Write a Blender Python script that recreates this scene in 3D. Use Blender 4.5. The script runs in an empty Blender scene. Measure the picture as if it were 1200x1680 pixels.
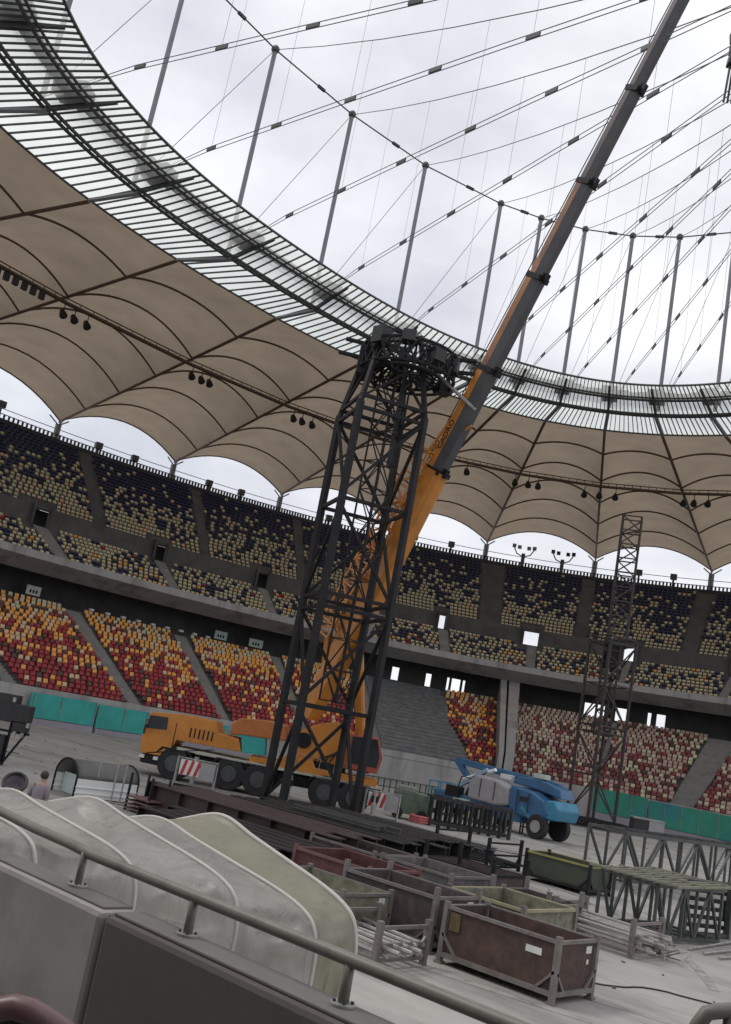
import bpy, math, random
from mathutils import Vector, Matrix, noise
random.seed(7)
C = bpy.context.scene.collection
sc = bpy.context.scene

# ------------------------------------------------------------ camera
CR = Vector((0.6440512, -0.7430880, 0.1817093))
CU = Vector((-0.2785184, -0.0065470, 0.9604084))
CF = Vector((0.7124785, 0.6691616, 0.2111803))
CP = Vector((-48.3015, -35.5138, 4.5))
FPX = 1618.47 / 1680.0
cam_d = bpy.data.cameras.new('camera')
cam = bpy.data.objects.new('camera', cam_d); C.objects.link(cam)
cam_d.sensor_fit = 'VERTICAL'; cam_d.sensor_height = 36.0; cam_d.lens = 36.0 * FPX
cam_d.clip_start = 0.05; cam_d.clip_end = 5000
cam.matrix_world = Matrix(((CR.x, CU.x, -CF.x, CP.x), (CR.y, CU.y, -CF.y, CP.y), (CR.z, CU.z, -CF.z, CP.z), (0, 0, 0, 1)))
sc.camera = cam

# ------------------------------------------------------------ sky and sun
SUN_EL, SUN_AZ = math.radians(52), math.radians(118)     # azimuth counted from +x towards +y
w = bpy.data.worlds.new("World"); sc.world = w; w.use_nodes = True
nt = w.node_tree; nt.nodes.clear()
def N(tree, typ, **kw):
    n = tree.nodes.new(typ)
    for k, v in kw.items(): setattr(n, k, v)
    return n
out = N(nt, 'ShaderNodeOutputWorld'); bg = N(nt, 'ShaderNodeBackground')
sky = N(nt, 'ShaderNodeTexSky', sky_type='NISHITA', sun_disc=False)
sky.sun_elevation = SUN_EL; sky.sun_rotation = math.radians(90) - SUN_AZ
bg.inputs['Strength'].default_value = 0.1
tc = N(nt, 'ShaderNodeTexCoord')
mp = N(nt, 'ShaderNodeMapping'); mp.inputs['Scale'].default_value = (1.4, 1.4, 3.0)
n1 = N(nt, 'ShaderNodeTexNoise'); n1.inputs['Scale'].default_value = 1.9; n1.inputs['Detail'].default_value = 7; n1.inputs['Roughness'].default_value = 0.52
n2 = N(nt, 'ShaderNodeTexNoise'); n2.inputs['Scale'].default_value = 1.2; n2.inputs['Detail'].default_value = 3
r1 = N(nt, 'ShaderNodeValToRGB')
r1.color_ramp.elements[0].position = 0.34; r1.color_ramp.elements[0].color = (6.0, 6.15, 6.8, 1)
r1.color_ramp.elements[1].position = 0.66; r1.color_ramp.elements[1].color = (9.9, 9.95, 10.2, 1)
r2 = N(nt, 'ShaderNodeMapRange'); r2.inputs['From Min'].default_value = 0.4; r2.inputs['From Max'].default_value = 0.75; r2.inputs['To Min'].default_value = 0.97; r2.inputs['To Max'].default_value = 0.86
mx = N(nt, 'ShaderNodeMix', data_type='RGBA')
L = nt.links.new
L(tc.outputs['Generated'], mp.inputs['Vector']); L(mp.outputs[0], n1.inputs['Vector']); L(mp.outputs[0], n2.inputs['Vector'])
L(n1.outputs['Fac'], r1.inputs['Fac']); L(n2.outputs['Fac'], r2.inputs['Value'])
L(r2.outputs['Result'], mx.inputs['Factor']); L(sky.outputs['Color'], mx.inputs['A']); L(r1.outputs['Color'], mx.inputs['B'])
L(mx.outputs['Result'], bg.inputs['Color']); L(bg.outputs[0], out.inputs['Surface'])
sd = bpy.data.lights.new('sun', 'SUN'); sd.energy = 1.1; sd.angle = math.radians(12); sd.color = (1.0, 0.96, 0.9)
so = bpy.data.objects.new('sun', sd); C.objects.link(so)
sdir = Vector((math.cos(SUN_EL) * math.cos(SUN_AZ), math.cos(SUN_EL) * math.sin(SUN_AZ), math.sin(SUN_EL)))
so.rotation_euler = sdir.to_track_quat('Z', 'Y').to_euler()
sc.view_settings.view_transform = 'Standard'; sc.view_settings.look = 'None'
sc.view_settings.exposure = 0.2; sc.view_settings.gamma = 1.0; sc.view_settings.use_curve_mapping = False

# ------------------------------------------------------------ materials
MATS = {}
def mat(name, col, rough=0.7, var=0.15, scale=1.0, metal=0.0, bump=0.0, stain=None, stain_scale=0.3, stain_lo=0.5, stain_hi=0.7, stretch=(1, 1, 1), coat=0.0, spec=0.5):
    if name in MATS: return MATS[name]
    m = bpy.data.materials.new(name); m.use_nodes = True; t = m.node_tree; b = t.nodes['Principled BSDF']
    tc = N(t, 'ShaderNodeTexCoord'); mp = N(t, 'ShaderNodeMapping'); mp.inputs['Scale'].default_value = stretch
    t.links.new(tc.outputs['Object'], mp.inputs['Vector'])
    nz = N(t, 'ShaderNodeTexNoise'); nz.inputs['Scale'].default_value = scale; nz.inputs['Detail'].default_value = 6; nz.inputs['Roughness'].default_value = 0.62
    t.links.new(mp.outputs[0], nz.inputs['Vector'])
    rp = N(t, 'ShaderNodeValToRGB')
    lo = [max(0, c * (1 - var)) for c in col]; hi = [min(1, c * (1 + var)) for c in col]
    rp.color_ramp.elements[0].position = 0.32; rp.color_ramp.elements[0].color = (*lo, 1)
    rp.color_ramp.elements[1].position = 0.68; rp.color_ramp.elements[1].color = (*hi, 1)
    t.links.new(nz.outputs['Fac'], rp.inputs['Fac']); src = rp.outputs['Color']
    if stain:
        n2 = N(t, 'ShaderNodeTexNoise'); n2.inputs['Scale'].default_value = stain_scale; n2.inputs['Detail'].default_value = 8; n2.inputs['Roughness'].default_value = 0.68
        t.links.new(mp.outputs[0], n2.inputs['Vector'])
        mr = N(t, 'ShaderNodeMapRange'); mr.inputs['From Min'].default_value = stain_lo; mr.inputs['From Max'].default_value = stain_hi
        t.links.new(n2.outputs['Fac'], mr.inputs['Value'])
        mm = N(t, 'ShaderNodeMix', data_type='RGBA'); mm.inputs['B'].default_value = (*stain, 1)
        t.links.new(mr.outputs['Result'], mm.inputs['Factor']); t.links.new(src, mm.inputs['A']); src = mm.outputs['Result']
    t.links.new(src, b.inputs['Base Color'])
    b.inputs['Roughness'].default_value = rough; b.inputs['Metallic'].default_value = metal
    b.inputs['Coat Weight'].default_value = coat; b.inputs['Specular IOR Level'].default_value = spec
    if bump:
        bp = N(t, 'ShaderNodeBump'); bp.inputs['Strength'].default_value = bump; bp.inputs['Distance'].default_value = 0.02
        t.links.new(nz.outputs['Fac'], bp.inputs['Height']); t.links.new(bp.outputs[0], b.inputs['Normal'])
    MATS[name] = m; return m
def mat_trans(name, col, tcol, mixf=0.5, clear=0.0, var=0.12, scale=0.15, bump=0.0, streak=False):
    m = bpy.data.materials.new(name); m.use_nodes = True; t = m.node_tree; t.nodes.clear()
    o = N(t, 'ShaderNodeOutputMaterial'); d = N(t, 'ShaderNodeBsdfDiffuse'); tr = N(t, 'ShaderNodeBsdfTranslucent'); mi = N(t, 'ShaderNodeMixShader')
    tc = N(t, 'ShaderNodeTexCoord'); nz = N(t, 'ShaderNodeTexNoise'); nz.inputs['Scale'].default_value = scale; nz.inputs['Detail'].default_value = 5
    t.links.new(tc.outputs['Object'], nz.inputs['Vector'])
    for c, n_, s in ((col, d, 'Color'), (tcol, tr, 'Color')):
        rp = N(t, 'ShaderNodeValToRGB'); rp.color_ramp.elements[0].position = 0.3; rp.color_ramp.elements[1].position = 0.7
        rp.color_ramp.elements[0].color = (*[q * (1 - var) for q in c], 1); rp.color_ramp.elements[1].color = (*[min(1, q * (1 + var)) for q in c], 1)
        t.links.new(nz.outputs['Fac'], rp.inputs['Fac']); t.links.new(rp.outputs['Color'], n_.inputs[s])
    if bump:
        n3 = N(t, 'ShaderNodeTexNoise'); n3.inputs['Scale'].default_value = 2.6; n3.inputs['Detail'].default_value = 4; n3.inputs['Distortion'].default_value = 1.2
        mpp = N(t, 'ShaderNodeMapping'); mpp.inputs['Scale'].default_value = (1, 1, 0.35); t.links.new(tc.outputs['Object'], mpp.inputs['Vector']); t.links.new(mpp.outputs[0], n3.inputs['Vector'])
        bp = N(t, 'ShaderNodeBump'); bp.inputs['Strength'].default_value = bump; bp.inputs['Distance'].default_value = 0.12
        t.links.new(n3.outputs['Fac'], bp.inputs['Height']); t.links.new(bp.outputs[0], d.inputs['Normal']); t.links.new(bp.outputs[0], tr.inputs['Normal'])
    mi.inputs[0].default_value = mixf
    if streak:      # weld seams and faint weathering of the fabric
        sn = N(t, 'ShaderNodeTexNoise'); sn.inputs['Scale'].default_value = 0.35; sn.inputs['Detail'].default_value = 5; sn.inputs['Roughness'].default_value = 0.5
        t.links.new(tc.outputs['Object'], sn.inputs['Vector']); mr = N(t, 'ShaderNodeMapRange'); mr.inputs['From Min'].default_value = 0.3; mr.inputs['From Max'].default_value = 0.7; mr.inputs['To Min'].default_value = mixf - 0.07; mr.inputs['To Max'].default_value = mixf + 0.05
        t.links.new(sn.outputs['Fac'], mr.inputs['Value']); t.links.new(mr.outputs['Result'], mi.inputs[0])
    t.links.new(d.outputs[0], mi.inputs[1]); t.links.new(tr.outputs[0], mi.inputs[2]); res = mi.outputs[0]
    gl = N(t, 'ShaderNodeBsdfGlossy'); gl.inputs['Roughness'].default_value = 0.42; gl.inputs['Color'].default_value = (.8, .8, .8, 1)
    m3 = N(t, 'ShaderNodeMixShader'); m3.inputs[0].default_value = 0.045 if bump else 0.015
    t.links.new(res, m3.inputs[1]); t.links.new(gl.outputs[0], m3.inputs[2]); res = m3.outputs[0]
    if clear:
        tp = N(t, 'ShaderNodeBsdfTransparent'); m2 = N(t, 'ShaderNodeMixShader'); m2.inputs[0].default_value = clear
        tp.inputs['Color'].default_value = (0.93, 0.96, 0.93, 1)
        t.links.new(res, m2.inputs[1]); t.links.new(tp.outputs[0], m2.inputs[2]); res = m2.outputs[0]
    t.links.new(res, o.inputs['Surface']); MATS[name] = m; return m

M_ground = mat('pitch_cover', (0.33, 0.315, 0.292), 0.8, 0.16, 0.6, stain=(0.19, 0.18, 0.165), stain_scale=0.5, stain_lo=0.47, stain_hi=0.68, bump=0.25, stretch=(1.0, 0.3, 1))
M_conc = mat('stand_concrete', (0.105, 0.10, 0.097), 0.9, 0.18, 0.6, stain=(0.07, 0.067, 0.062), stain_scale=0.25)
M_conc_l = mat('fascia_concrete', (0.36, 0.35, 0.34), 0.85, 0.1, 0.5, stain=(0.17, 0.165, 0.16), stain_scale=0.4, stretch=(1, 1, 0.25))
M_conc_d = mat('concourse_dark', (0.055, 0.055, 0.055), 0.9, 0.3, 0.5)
M_cover = mat('grey_cover', (0.16, 0.165, 0.17), 0.8, 0.25, 1.2, stain=(0.09, 0.095, 0.10), stain_scale=1.5)
M_aisle = mat('aisle_concrete', (0.23, 0.22, 0.205), 0.9, 0.15, 1.0)
M_memb = mat_trans('roof_membrane', (0.155, 0.125, 0.095), (0.295, 0.236, 0.178), 0.55, var=0.08, scale=0.05, streak=True)
M_glass = mat_trans('roof_glass', (0.42, 0.43, 0.41), (0.80, 0.82, 0.76), 0.85, clear=0.45, scale=0.3)
M_steel_d = mat('dark_steel', (0.016, 0.016, 0.018), 0.55, 0.3, 3.0, stain=(0.040, 0.030, 0.026), stain_scale=2.0, stain_lo=0.6, stain_hi=0.8, spec=0.2)
M_steel_g = mat('glazing_bar_steel', (0.075, 0.08, 0.078), 0.5, 0.2, 2.0, metal=0.3)
M_rib = mat('roof_rib_steel', (0.10, 0.062, 0.040), 0.6, 0.2, 1.0)
M_mast = mat('grey_mast_steel', (0.20, 0.205, 0.225), 0.5, 0.1, 0.8, metal=0.2)
M_galv = mat('galvanised_steel', (0.36, 0.35, 0.335), 0.5, 0.2, 4.0, metal=0.45, stain=(0.19, 0.15, 0.12), stain_scale=3)
M_cable = mat('cable_steel', (0.16, 0.16, 0.17), 0.6, 0.1, 1.0)
M_black = mat('black_plastic', (0.02, 0.02, 0.022), 0.5, 0.3, 4.0)
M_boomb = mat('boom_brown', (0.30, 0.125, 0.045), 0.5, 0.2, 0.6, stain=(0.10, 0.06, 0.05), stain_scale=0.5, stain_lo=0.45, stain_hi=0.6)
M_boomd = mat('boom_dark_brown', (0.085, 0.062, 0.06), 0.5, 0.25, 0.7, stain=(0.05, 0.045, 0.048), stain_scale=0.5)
M_orange = mat('crane_orange', (0.52, 0.20, 0.03), 0.42, 0.12, 1.0, stain=(0.33, 0.13, 0.03), stain_scale=0.8, stain_lo=0.55, stain_hi=0.75, coat=0.15)
M_boomg = mat('boom_grey', (0.062, 0.060, 0.066), 0.45, 0.18, 0.8, metal=0.2)
M_red = mat('red_paint', (0.42, 0.03, 0.03), 0.5, 0.15, 2.0)
M_white = mat('white_paint', (0.62, 0.62, 0.60), 0.6, 0.08, 1.5)
M_window = mat('dark_window', (0.03, 0.035, 0.04), 0.12, 0.2, 2.0)
M_tyre = mat('tyre_rubber', (0.022, 0.022, 0.024), 0.85, 0.3, 4.0)
M_teal = mat('teal_board', (0.03, 0.33, 0.29), 0.6, 0.25, 0.35, stain=(0.03, 0.24, 0.33), stain_scale=0.25)
M_green = mat('green_board', (0.03, 0.25, 0.17), 0.6, 0.2, 0.4, stain=(0.02, 0.16, 0.24), stain_scale=0.2)
M_blue = mat('machine_blue', (0.03, 0.115, 0.24), 0.42, 0.2, 1.5, coat=0.2, stain=(0.02, 0.09, 0.2), stain_scale=1.2)
M_blue_l = mat('machine_light_blue', (0.04, 0.20, 0.32), 0.45, 0.15, 1.5)
M_cweight = mat('counterweight_grey', (0.30, 0.29, 0.30), 0.6, 0.12, 2.0)
M_tube = mat('rail_paint', (0.19, 0.178, 0.155), 0.5, 0.08, 8.0, stain=(0.13, 0.12, 0.105), stain_scale=6)
M_wall_lit = mat('parapet_painted_lit', (0.36, 0.333, 0.312), 0.75, 0.09, 2.5, stain=(0.27, 0.247, 0.23), stain_scale=1.6, bump=0.12)  # stronger light on the left panel is put into its paler colour
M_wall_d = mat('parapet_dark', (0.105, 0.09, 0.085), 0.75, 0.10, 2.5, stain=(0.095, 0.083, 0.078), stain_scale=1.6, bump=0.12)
M_wall_t = mat('parapet_coping', (0.17, 0.155, 0.143), 0.7, 0.07, 3.0, stain=(0.12, 0.11, 0.10), stain_scale=2)
M_tarp = mat_trans('clear_tarp', (0.44, 0.425, 0.395), (0.54, 0.52, 0.48), 0.42, clear=0.16, scale=0.9, bump=1.0, var=0.22)
M_tarp_y = mat_trans('beige_tarp', (0.33, 0.315, 0.245), (0.40, 0.38, 0.295), 0.4, scale=0.9, bump=0.5)
M_piping = mat('white_piping', (0.52, 0.50, 0.46), 0.6, 0.05, 4)
M_rust = mat('rust_brown_panel', (0.070, 0.040, 0.033), 0.7, 0.38, 4.5, stain=(0.045, 0.03, 0.026), stain_scale=1.2, bump=0.2)
M_binf = mat('bin_frame_steel', (0.20, 0.18, 0.172), 0.55, 0.15, 4, metal=0.3, stain=(0.15, 0.11, 0.09), stain_scale=3)
M_binred = mat('dark_red_panel', (0.085, 0.028, 0.028), 0.65, 0.38, 4.5, stain=(0.07, 0.02, 0.02), stain_scale=1.5)
M_bingrey = mat('grey_panel', (0.13, 0.12, 0.12), 0.7, 0.38, 4.5, stain=(0.08, 0.07, 0.068), stain_scale=1.5)
M_binol = mat('olive_panel', (0.17, 0.17, 0.12), 0.7, 0.38, 4.5, stain=(0.10, 0.10, 0.07), stain_scale=1.5)
M_bindk = mat('dark_brown_panel', (0.075, 0.055, 0.052), 0.7, 0.38, 4.5, stain=(0.05, 0.04, 0.038), stain_scale=1.5)
M_yel = mat('yellow_green_edge', (0.24, 0.24, 0.07), 0.6, 0.15, 2)
M_beam = mat('black_brown_beam', (0.022, 0.019, 0.019), 0.6, 0.3, 1.5, stain=(0.06, 0.042, 0.035), stain_scale=1.5, stain_lo=0.6, stain_hi=0.78, spec=0.25)
M_beamr = mat('dark_red_beam', (0.045, 0.024, 0.022), 0.6, 0.25, 1.5, stain=(0.05, 0.028, 0.026), stain_scale=1.2)
M_silver = mat('polished_sheet', (0.85, 0.86, 0.85), 0.25, 0.05, 1.5, metal=0.15)
M_shell = mat('dark_grey_roof_sheet', (0.13, 0.125, 0.12), 0.6, 0.15, 2)
M_pale = mat('pale_green_sheet', (0.42, 0.50, 0.46), 0.5, 0.1, 2)
M_skin = mat('skin', (0.36, 0.22, 0.16), 0.6, 0.08, 6)
M_hair = mat('dark_hair', (0.03, 0.025, 0.025), 0.7, 0.2, 20)
M_cloth = mat('mauve_grey_cloth', (0.22, 0.19, 0.22), 0.9, 0.12, 6)
M_cloth_d = mat('dark_purple_cloth', (0.07, 0.05, 0.075), 0.9, 0.15, 6)
M_plum = mat('plum_plastic', (0.16, 0.09, 0.09), 0.4, 0.12, 3)
M_rusttower = mat('far_tower_steel', (0.045, 0.036, 0.036), 0.6, 0.2, 1)
M_sr = mat('seat_red', (0.33, 0.016, 0.024), 0.5, 0.15, 0.9)
M_so = mat('seat_orange', (0.80, 0.36, 0.07), 0.5, 0.15, 0.9)
M_sc = mat('seat_cream', (0.66, 0.44, 0.27), 0.5, 0.12, 0.9)
M_sp = mat('seat_pale', (0.56, 0.51, 0.33), 0.5, 0.12, 0.9)
M_sn = mat('seat_navy', (0.018, 0.024, 0.080), 0.5, 0.2, 0.9)
M_sb = mat('seat_dark_brown', (0.10, 0.035, 0.025), 0.5, 0.2, 0.9)

# ------------------------------------------------------------ mesh helpers
V = Vector
class MB:
    def __init__(s): s.v = []; s.f = []; s.mi = []; s.cur = 0
    def add(s, vs, fs):
        b = len(s.v); s.v += [tuple(v) for v in vs]
        for f in fs: s.f.append([b + i for i in f]); s.mi.append(s.cur)
        return s
    def hexa(s, p):      # 8 points: bottom 4 (ccw), top 4
        return s.add(p, [(0, 3, 2, 1), (4, 5, 6, 7), (0, 1, 5, 4), (1, 2, 6, 5), (2, 3, 7, 6), (3, 0, 4, 7)])
    def box(s, c, d, ax=None, ay=None):
        ax = V(ax).normalized() if ax else V((1, 0, 0)); ay = V(ay).normalized() if ay else V((-ax.y, ax.x, 0)).normalized()
        az = ax.cross(ay); c = V(c); X, Y, Z = ax * d[0] / 2, ay * d[1] / 2, az * d[2] / 2
        return s.hexa([c - X - Y - Z, c + X - Y - Z, c + X + Y - Z, c - X + Y - Z, c - X - Y + Z, c + X - Y + Z, c + X + Y + Z, c - X + Y + Z])
    def bbox(s, a, b):
        return s.hexa([(a[0], a[1], a[2]), (b[0], a[1], a[2]), (b[0], b[1], a[2]), (a[0], b[1], a[2]), (a[0], a[1], b[2]), (b[0], a[1], b[2]), (b[0], b[1], b[2]), (a[0], b[1], b[2])])
    def bar(s, p, q, wd, ht=None, up=None):
        p, q = V(p), V(q); a = (q - p)
        if a.length < 1e-5: return s
        a.normalize(); ht = ht or wd
        up = V(up) if up else (V((0, 0, 1)) if abs(a.z) < 0.95 else V((1, 0, 0)))
        y = up.cross(a).normalized(); z = a.cross(y)
        Y, Z = y * wd / 2, z * ht / 2
        return s.hexa([p - Y - Z, q - Y - Z, q + Y - Z, p + Y - Z, p - Y + Z, q - Y + Z, q + Y + Z, p + Y + Z])
    def tube(s, pts, r, n=8, closed=False, r2=None, caps=True):
        pts = [V(p) for p in pts]; m = len(pts); b = len(s.v); prev = None
        for i, p in enumerate(pts):
            a = (pts[(i + 1) % m] - pts[i - 1]) if closed else (pts[min(i + 1, m - 1)] - pts[max(i - 1, 0)])
            a = a.normalized() if a.length > 1e-9 else V((0, 0, 1))
            if prev is None: prev = (V((0, 0, 1)) if abs(a.z) < 0.9 else V((1, 0, 0)))
            x = (prev - a * prev.dot(a)); x = x.normalized() if x.length > 1e-6 else a.orthogonal().normalized(); prev = x; y = a.cross(x)
            rr = r if r2 is None else r + (r2 - r) * i / (m - 1)
            for k in range(n):
                t = 2 * math.pi * k / n; s.v.append(tuple(p + x * rr * math.cos(t) + y * rr * math.sin(t)))
        for i in range(m if closed else m - 1):
            for k in range(n):
                i2 = (i + 1) % m
                s.f.append([b + i * n + k, b + i * n + (k + 1) % n, b + i2 * n + (k + 1) % n, b + i2 * n + k]); s.mi.append(s.cur)
        if caps and not closed:
            s.f.append([b + k for k in range(n)][::-1]); s.mi.append(s.cur); s.f.append([b + (m - 1) * n + k for k in range(n)]); s.mi.append(s.cur)
        return s
    def prism(s, poly, o, ax, b0, b1, az=(0, 0, 1)):   # poly in (l, z) of the frame o, ax; extruded sideways from b0 to b1
        o = V(o); ax = V(ax).normalized(); az = V(az); bx = az.cross(ax)
        n = len(poly)
        P = [o + ax * l + az * z + bx * b0 for l, z in poly] + [o + ax * l + az * z + bx * b1 for l, z in poly]
        return s.add(P, [list(range(n))[::-1], list(range(n, 2 * n))] + [(i, (i + 1) % n, n + (i + 1) % n, n + i) for i in range(n)])
    def disc(s, c, axis, r, wd, n=20, r_in=0):
        c = V(c); a = V(axis).normalized()
        return s.tube([c - a * wd / 2, c + a * wd / 2], r, n)
    def sphere(s, c, r, n=8, m=6, sc_=(1, 1, 1)):
        c = V(c); b = len(s.v)
        for i in range(m + 1):
            th = math.pi * i / m
            for k in range(n):
                ph = 2 * math.pi * k / n
                s.v.append((c.x + r * sc_[0] * math.sin(th) * math.cos(ph), c.y + r * sc_[1] * math.sin(th) * math.sin(ph), c.z + r * sc_[2] * math.cos(th)))
        for i in range(m):
            for k in range(n):
                s.f.append([b + i * n + k, b + (i + 1) * n + k, b + (i + 1) * n + (k + 1) % n, b + i * n + (k + 1) % n]); s.mi.append(s.cur)
        return s
    def build(s, name, m, parent=None, smooth=False, bevel=0.0, world=True, recalc=True):
        me = bpy.data.meshes.new(name)
        org = V((0, 0, 0))
        if parent is not None and world:
            q = parent
            while q is not None: org += q.location; q = q.parent
        vs = [(a - org.x, b - org.y, c - org.z) for a, b, c in s.v]
        # a top-level single-mesh thing gets its origin at its base
        base = V((0, 0, 0))
        if parent is None and vs:
            xs, ys, zs = zip(*vs); base = V(((min(xs) + max(xs)) / 2, (min(ys) + max(ys)) / 2, min(zs)))
            vs = [(a - base.x, b - base.y, c - base.z) for a, b, c in vs]
        me.from_pydata(vs, [], s.f)
        for mm in (m if isinstance(m, (list, tuple)) else [m]): me.materials.append(mm)
        if isinstance(m, (list, tuple)): me.polygons.foreach_set('material_index', s.mi)
        if recalc:
            import bmesh
            bm = bmesh.new(); bm.from_mesh(me); bmesh.ops.recalc_face_normals(bm, faces=bm.faces); bm.to_mesh(me); bm.free()
        if smooth: me.polygons.foreach_set('use_smooth', [True] * len(me.polygons))
        me.update()
        o = bpy.data.objects.new(name, me); C.objects.link(o); o.location = base
        if parent is not None: o.parent = parent
        if bevel:
            bv = o.modifiers.new('bevel', 'BEVEL'); bv.width = bevel; bv.segments = 2; bv.limit_method = 'ANGLE'; bv.angle_limit = math.radians(40)
        return o
def tag(o, label=None, cat=None, group=None, kind=None):
    if label: o['label'] = label
    if cat: o['category'] = cat
    if group: o['group'] = group
    if kind: o['kind'] = kind
    return o
def empty(name, loc, rz=0.0):
    o = bpy.data.objects.new(name, None); C.objects.link(o); o.location = loc; o.rotation_euler = (0, 0, rz); o.empty_display_size = 0.3
    return o
def copy_tree(o, parent=None):
    c = o.copy(); C.objects.link(c)
    if parent is not None: c.parent = parent
    for ch in [x for x in KIDS.get(o.name, [])]:
        KIDS.setdefault(c.name, []).append(copy_tree(ch, c))
    return c
def ordw(n):
    a = ['', 'first', 'second', 'third', 'fourth', 'fifth', 'sixth', 'seventh', 'eighth', 'ninth', 'tenth', 'eleventh', 'twelfth', 'thirteenth', 'fourteenth', 'fifteenth', 'sixteenth', 'seventeenth', 'eighteenth', 'nineteenth']
    if n < 20: return a[n]
    t_ = ['', '', 'twenty', 'thirty', 'forty', 'fifty', 'sixty', 'seventy', 'eighty', 'ninety'][min(n, 99) // 10]
    return t_ + '-' + a[n % 10] if n % 10 else t_.replace('ty', 'tieth')
KIDS = {}
def reg(par, *ch):
    KIDS.setdefault(par.name, []).extend(ch)

# ------------------------------------------------------------ plan geometry of the arena
EA, EB, EN = 49.85, 37.88, 2.314
def ring(t, d, z=0.0):
    t = math.radians(t); c, s = math.cos(t), math.sin(t)
    return V(((EA + d) * math.copysign(abs(c) ** (2 / EN), c), (EB + d) * math.copysign(abs(s) ** (2 / EN), s), z))
def arc(d, z, t0, t1, step=1.0):
    n = max(1, int(math.ceil((t1 - t0) / step)))
    return [ring(t0 + (t1 - t0) * i / n, d, z) for i in range(n + 1)]
def loft(mb, profile, t0, t1, step=1.0, close=False):
    n = max(1, int(math.ceil((t1 - t0) / step))); k = len(profile); b = len(mb.v)
    for i in range(n + 1):
        t = t0 + (t1 - t0) * i / n
        for d, z in profile: mb.v.append(tuple(ring(t, d, z)))
    for i in range(n):
        for j in range(k if close else k - 1):
            j2 = (j + 1) % k
            mb.f.append([b + i * k + j, b + i * k + j2, b + (i + 1) * k + j2, b + (i + 1) * k + j]); mb.mi.append(mb.cur)
    if close:
        mb.f.append([b + j for j in range(k)]); mb.mi.append(mb.cur); mb.f.append([b + n * k + j for j in range(k)][::-1]); mb.mi.append(mb.cur)
    return mb
T0, T1 = -14.0, 116.0
def inview(p, m=0.03):
    d = V(p) - CP; z = d.dot(CF)
    if z < 0.2: return False
    x, y = d.dot(CR) / z * FPX, d.dot(CU) / z * FPX
    return abs(y) < 0.5 + m and abs(x) < 0.357 + m

# ------------------------------------------------------------ ground
g = MB(); g.add([(-1500, -1500, 0), (1500, -1500, 0), (1500, 1500, 0), (-1500, 1500, 0)], [(0, 1, 2, 3)])
go = g.build('ground', M_ground); go['kind'] = 'structure'
# ------------------------------------------------------------ grandstand
stand = tag(empty('grandstand', ring(50, 10, 0)), 'two-tier concrete grandstand bowl curving round the far side of the pitch', 'grandstand')
stand.location = V((52, 30, 0))
LOW = dict(d0=0.0, z0=2.18, d1=18.9, z1=10.88, n=22)
MID = dict(d0=15.1, z0=14.72, d1=23.6, z1=19.1, n=9)
UPP = dict(d0=24.6, z0=21.0, d1=35.3, z1=31.2, n=20)
def rows(B):
    td = (B['d1'] - B['d0']) / B['n']; tz = (B['z1'] - B['z0']) / B['n']
    return [(B['d0'] + i * td, B['z0'] + i * tz) for i in range(B['n'])], td, tz
def terrace(B):
    R, td, tz = rows(B); prof = []
    for d, z in R: prof += [(d, z), (d + td, z)]
    prof.append((B['d1'], B['z1'])); return prof
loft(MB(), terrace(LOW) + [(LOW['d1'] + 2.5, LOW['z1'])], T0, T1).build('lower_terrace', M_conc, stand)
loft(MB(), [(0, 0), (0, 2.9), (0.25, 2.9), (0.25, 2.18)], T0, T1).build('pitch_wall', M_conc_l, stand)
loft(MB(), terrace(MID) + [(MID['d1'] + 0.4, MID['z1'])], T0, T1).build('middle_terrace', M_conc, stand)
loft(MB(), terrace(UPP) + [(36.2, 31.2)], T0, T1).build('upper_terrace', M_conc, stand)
loft(MB(), [(17.4, 13.55), (16.9, 13.5), (14.45, 14.62), (14.45, 15.35), (14.75, 15.35), (14.75, 14.75), (15.1, 14.72), (17.4, 13.75)], T0, T1, close=True).build('fascia', M_conc_l, stand)
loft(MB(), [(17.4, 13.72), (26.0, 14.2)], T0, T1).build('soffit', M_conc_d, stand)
# back wall of the lower concourse, with daylight openings on the right
opens = [(48.9, 48.0), (44.6, 43.9), (41.9, 41.6), (41.3, 40.2), (39.9, 39.6), (24.6, 22.2), (20.9, 19.6), (17.2, 16.8), (16.2, 15.2)]
opens = sorted([(b, a) for a, b in opens])
t = T0; cw = MB()
for a, b in opens + [(T1, T1)]:
    if a > t: loft(cw, [(22.6, 10.9), (22.6, 14.0), (22.9, 14.0), (22.9, 10.9)], t, a, close=True)
    if b > a:
        loft(cw, [(22.6, 12.9), (22.6, 14.0), (22.9, 14.0), (22.9, 12.9)], a, b, close=True)
        loft(cw, [(22.6, 10.9), (22.6, 11.25), (22.9, 11.25), (22.9, 10.9)], a, b, close=True)
    t = b
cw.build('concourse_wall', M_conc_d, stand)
# band wall between middle and upper terraces, with portals
ports = [(44.1, 43.2, 1), (33.2, 31.3, 1), (20.9, 19.4, 1), (66.6, 65.2, 0), (77.6, 76.4, 0), (88.0, 86.8, 0), (55.0, 53.8, 0), (9.0, 8.0, 0)]
ports = sorted([(b, a, k) for a, b, k in ports])
t = T0; bw = MB(); pc = MB()
for a, b, k in ports + [(T1, T1, 1)]:
    if a > t: loft(bw, [(24.0, 19.1), (24.0, 21.3), (24.3, 21.3), (24.3, 19.1)], t, a, 1.0, close=True)
    if b > a:
        loft(bw, [(24.0, 21.0), (24.0, 21.3), (24.3, 21.3), (24.3, 21.0)], a, b, 1.0, close=True)
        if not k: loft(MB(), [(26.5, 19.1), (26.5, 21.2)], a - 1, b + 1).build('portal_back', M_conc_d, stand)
    t = b
bw.build('band_wall', M_conc, stand); pass
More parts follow.
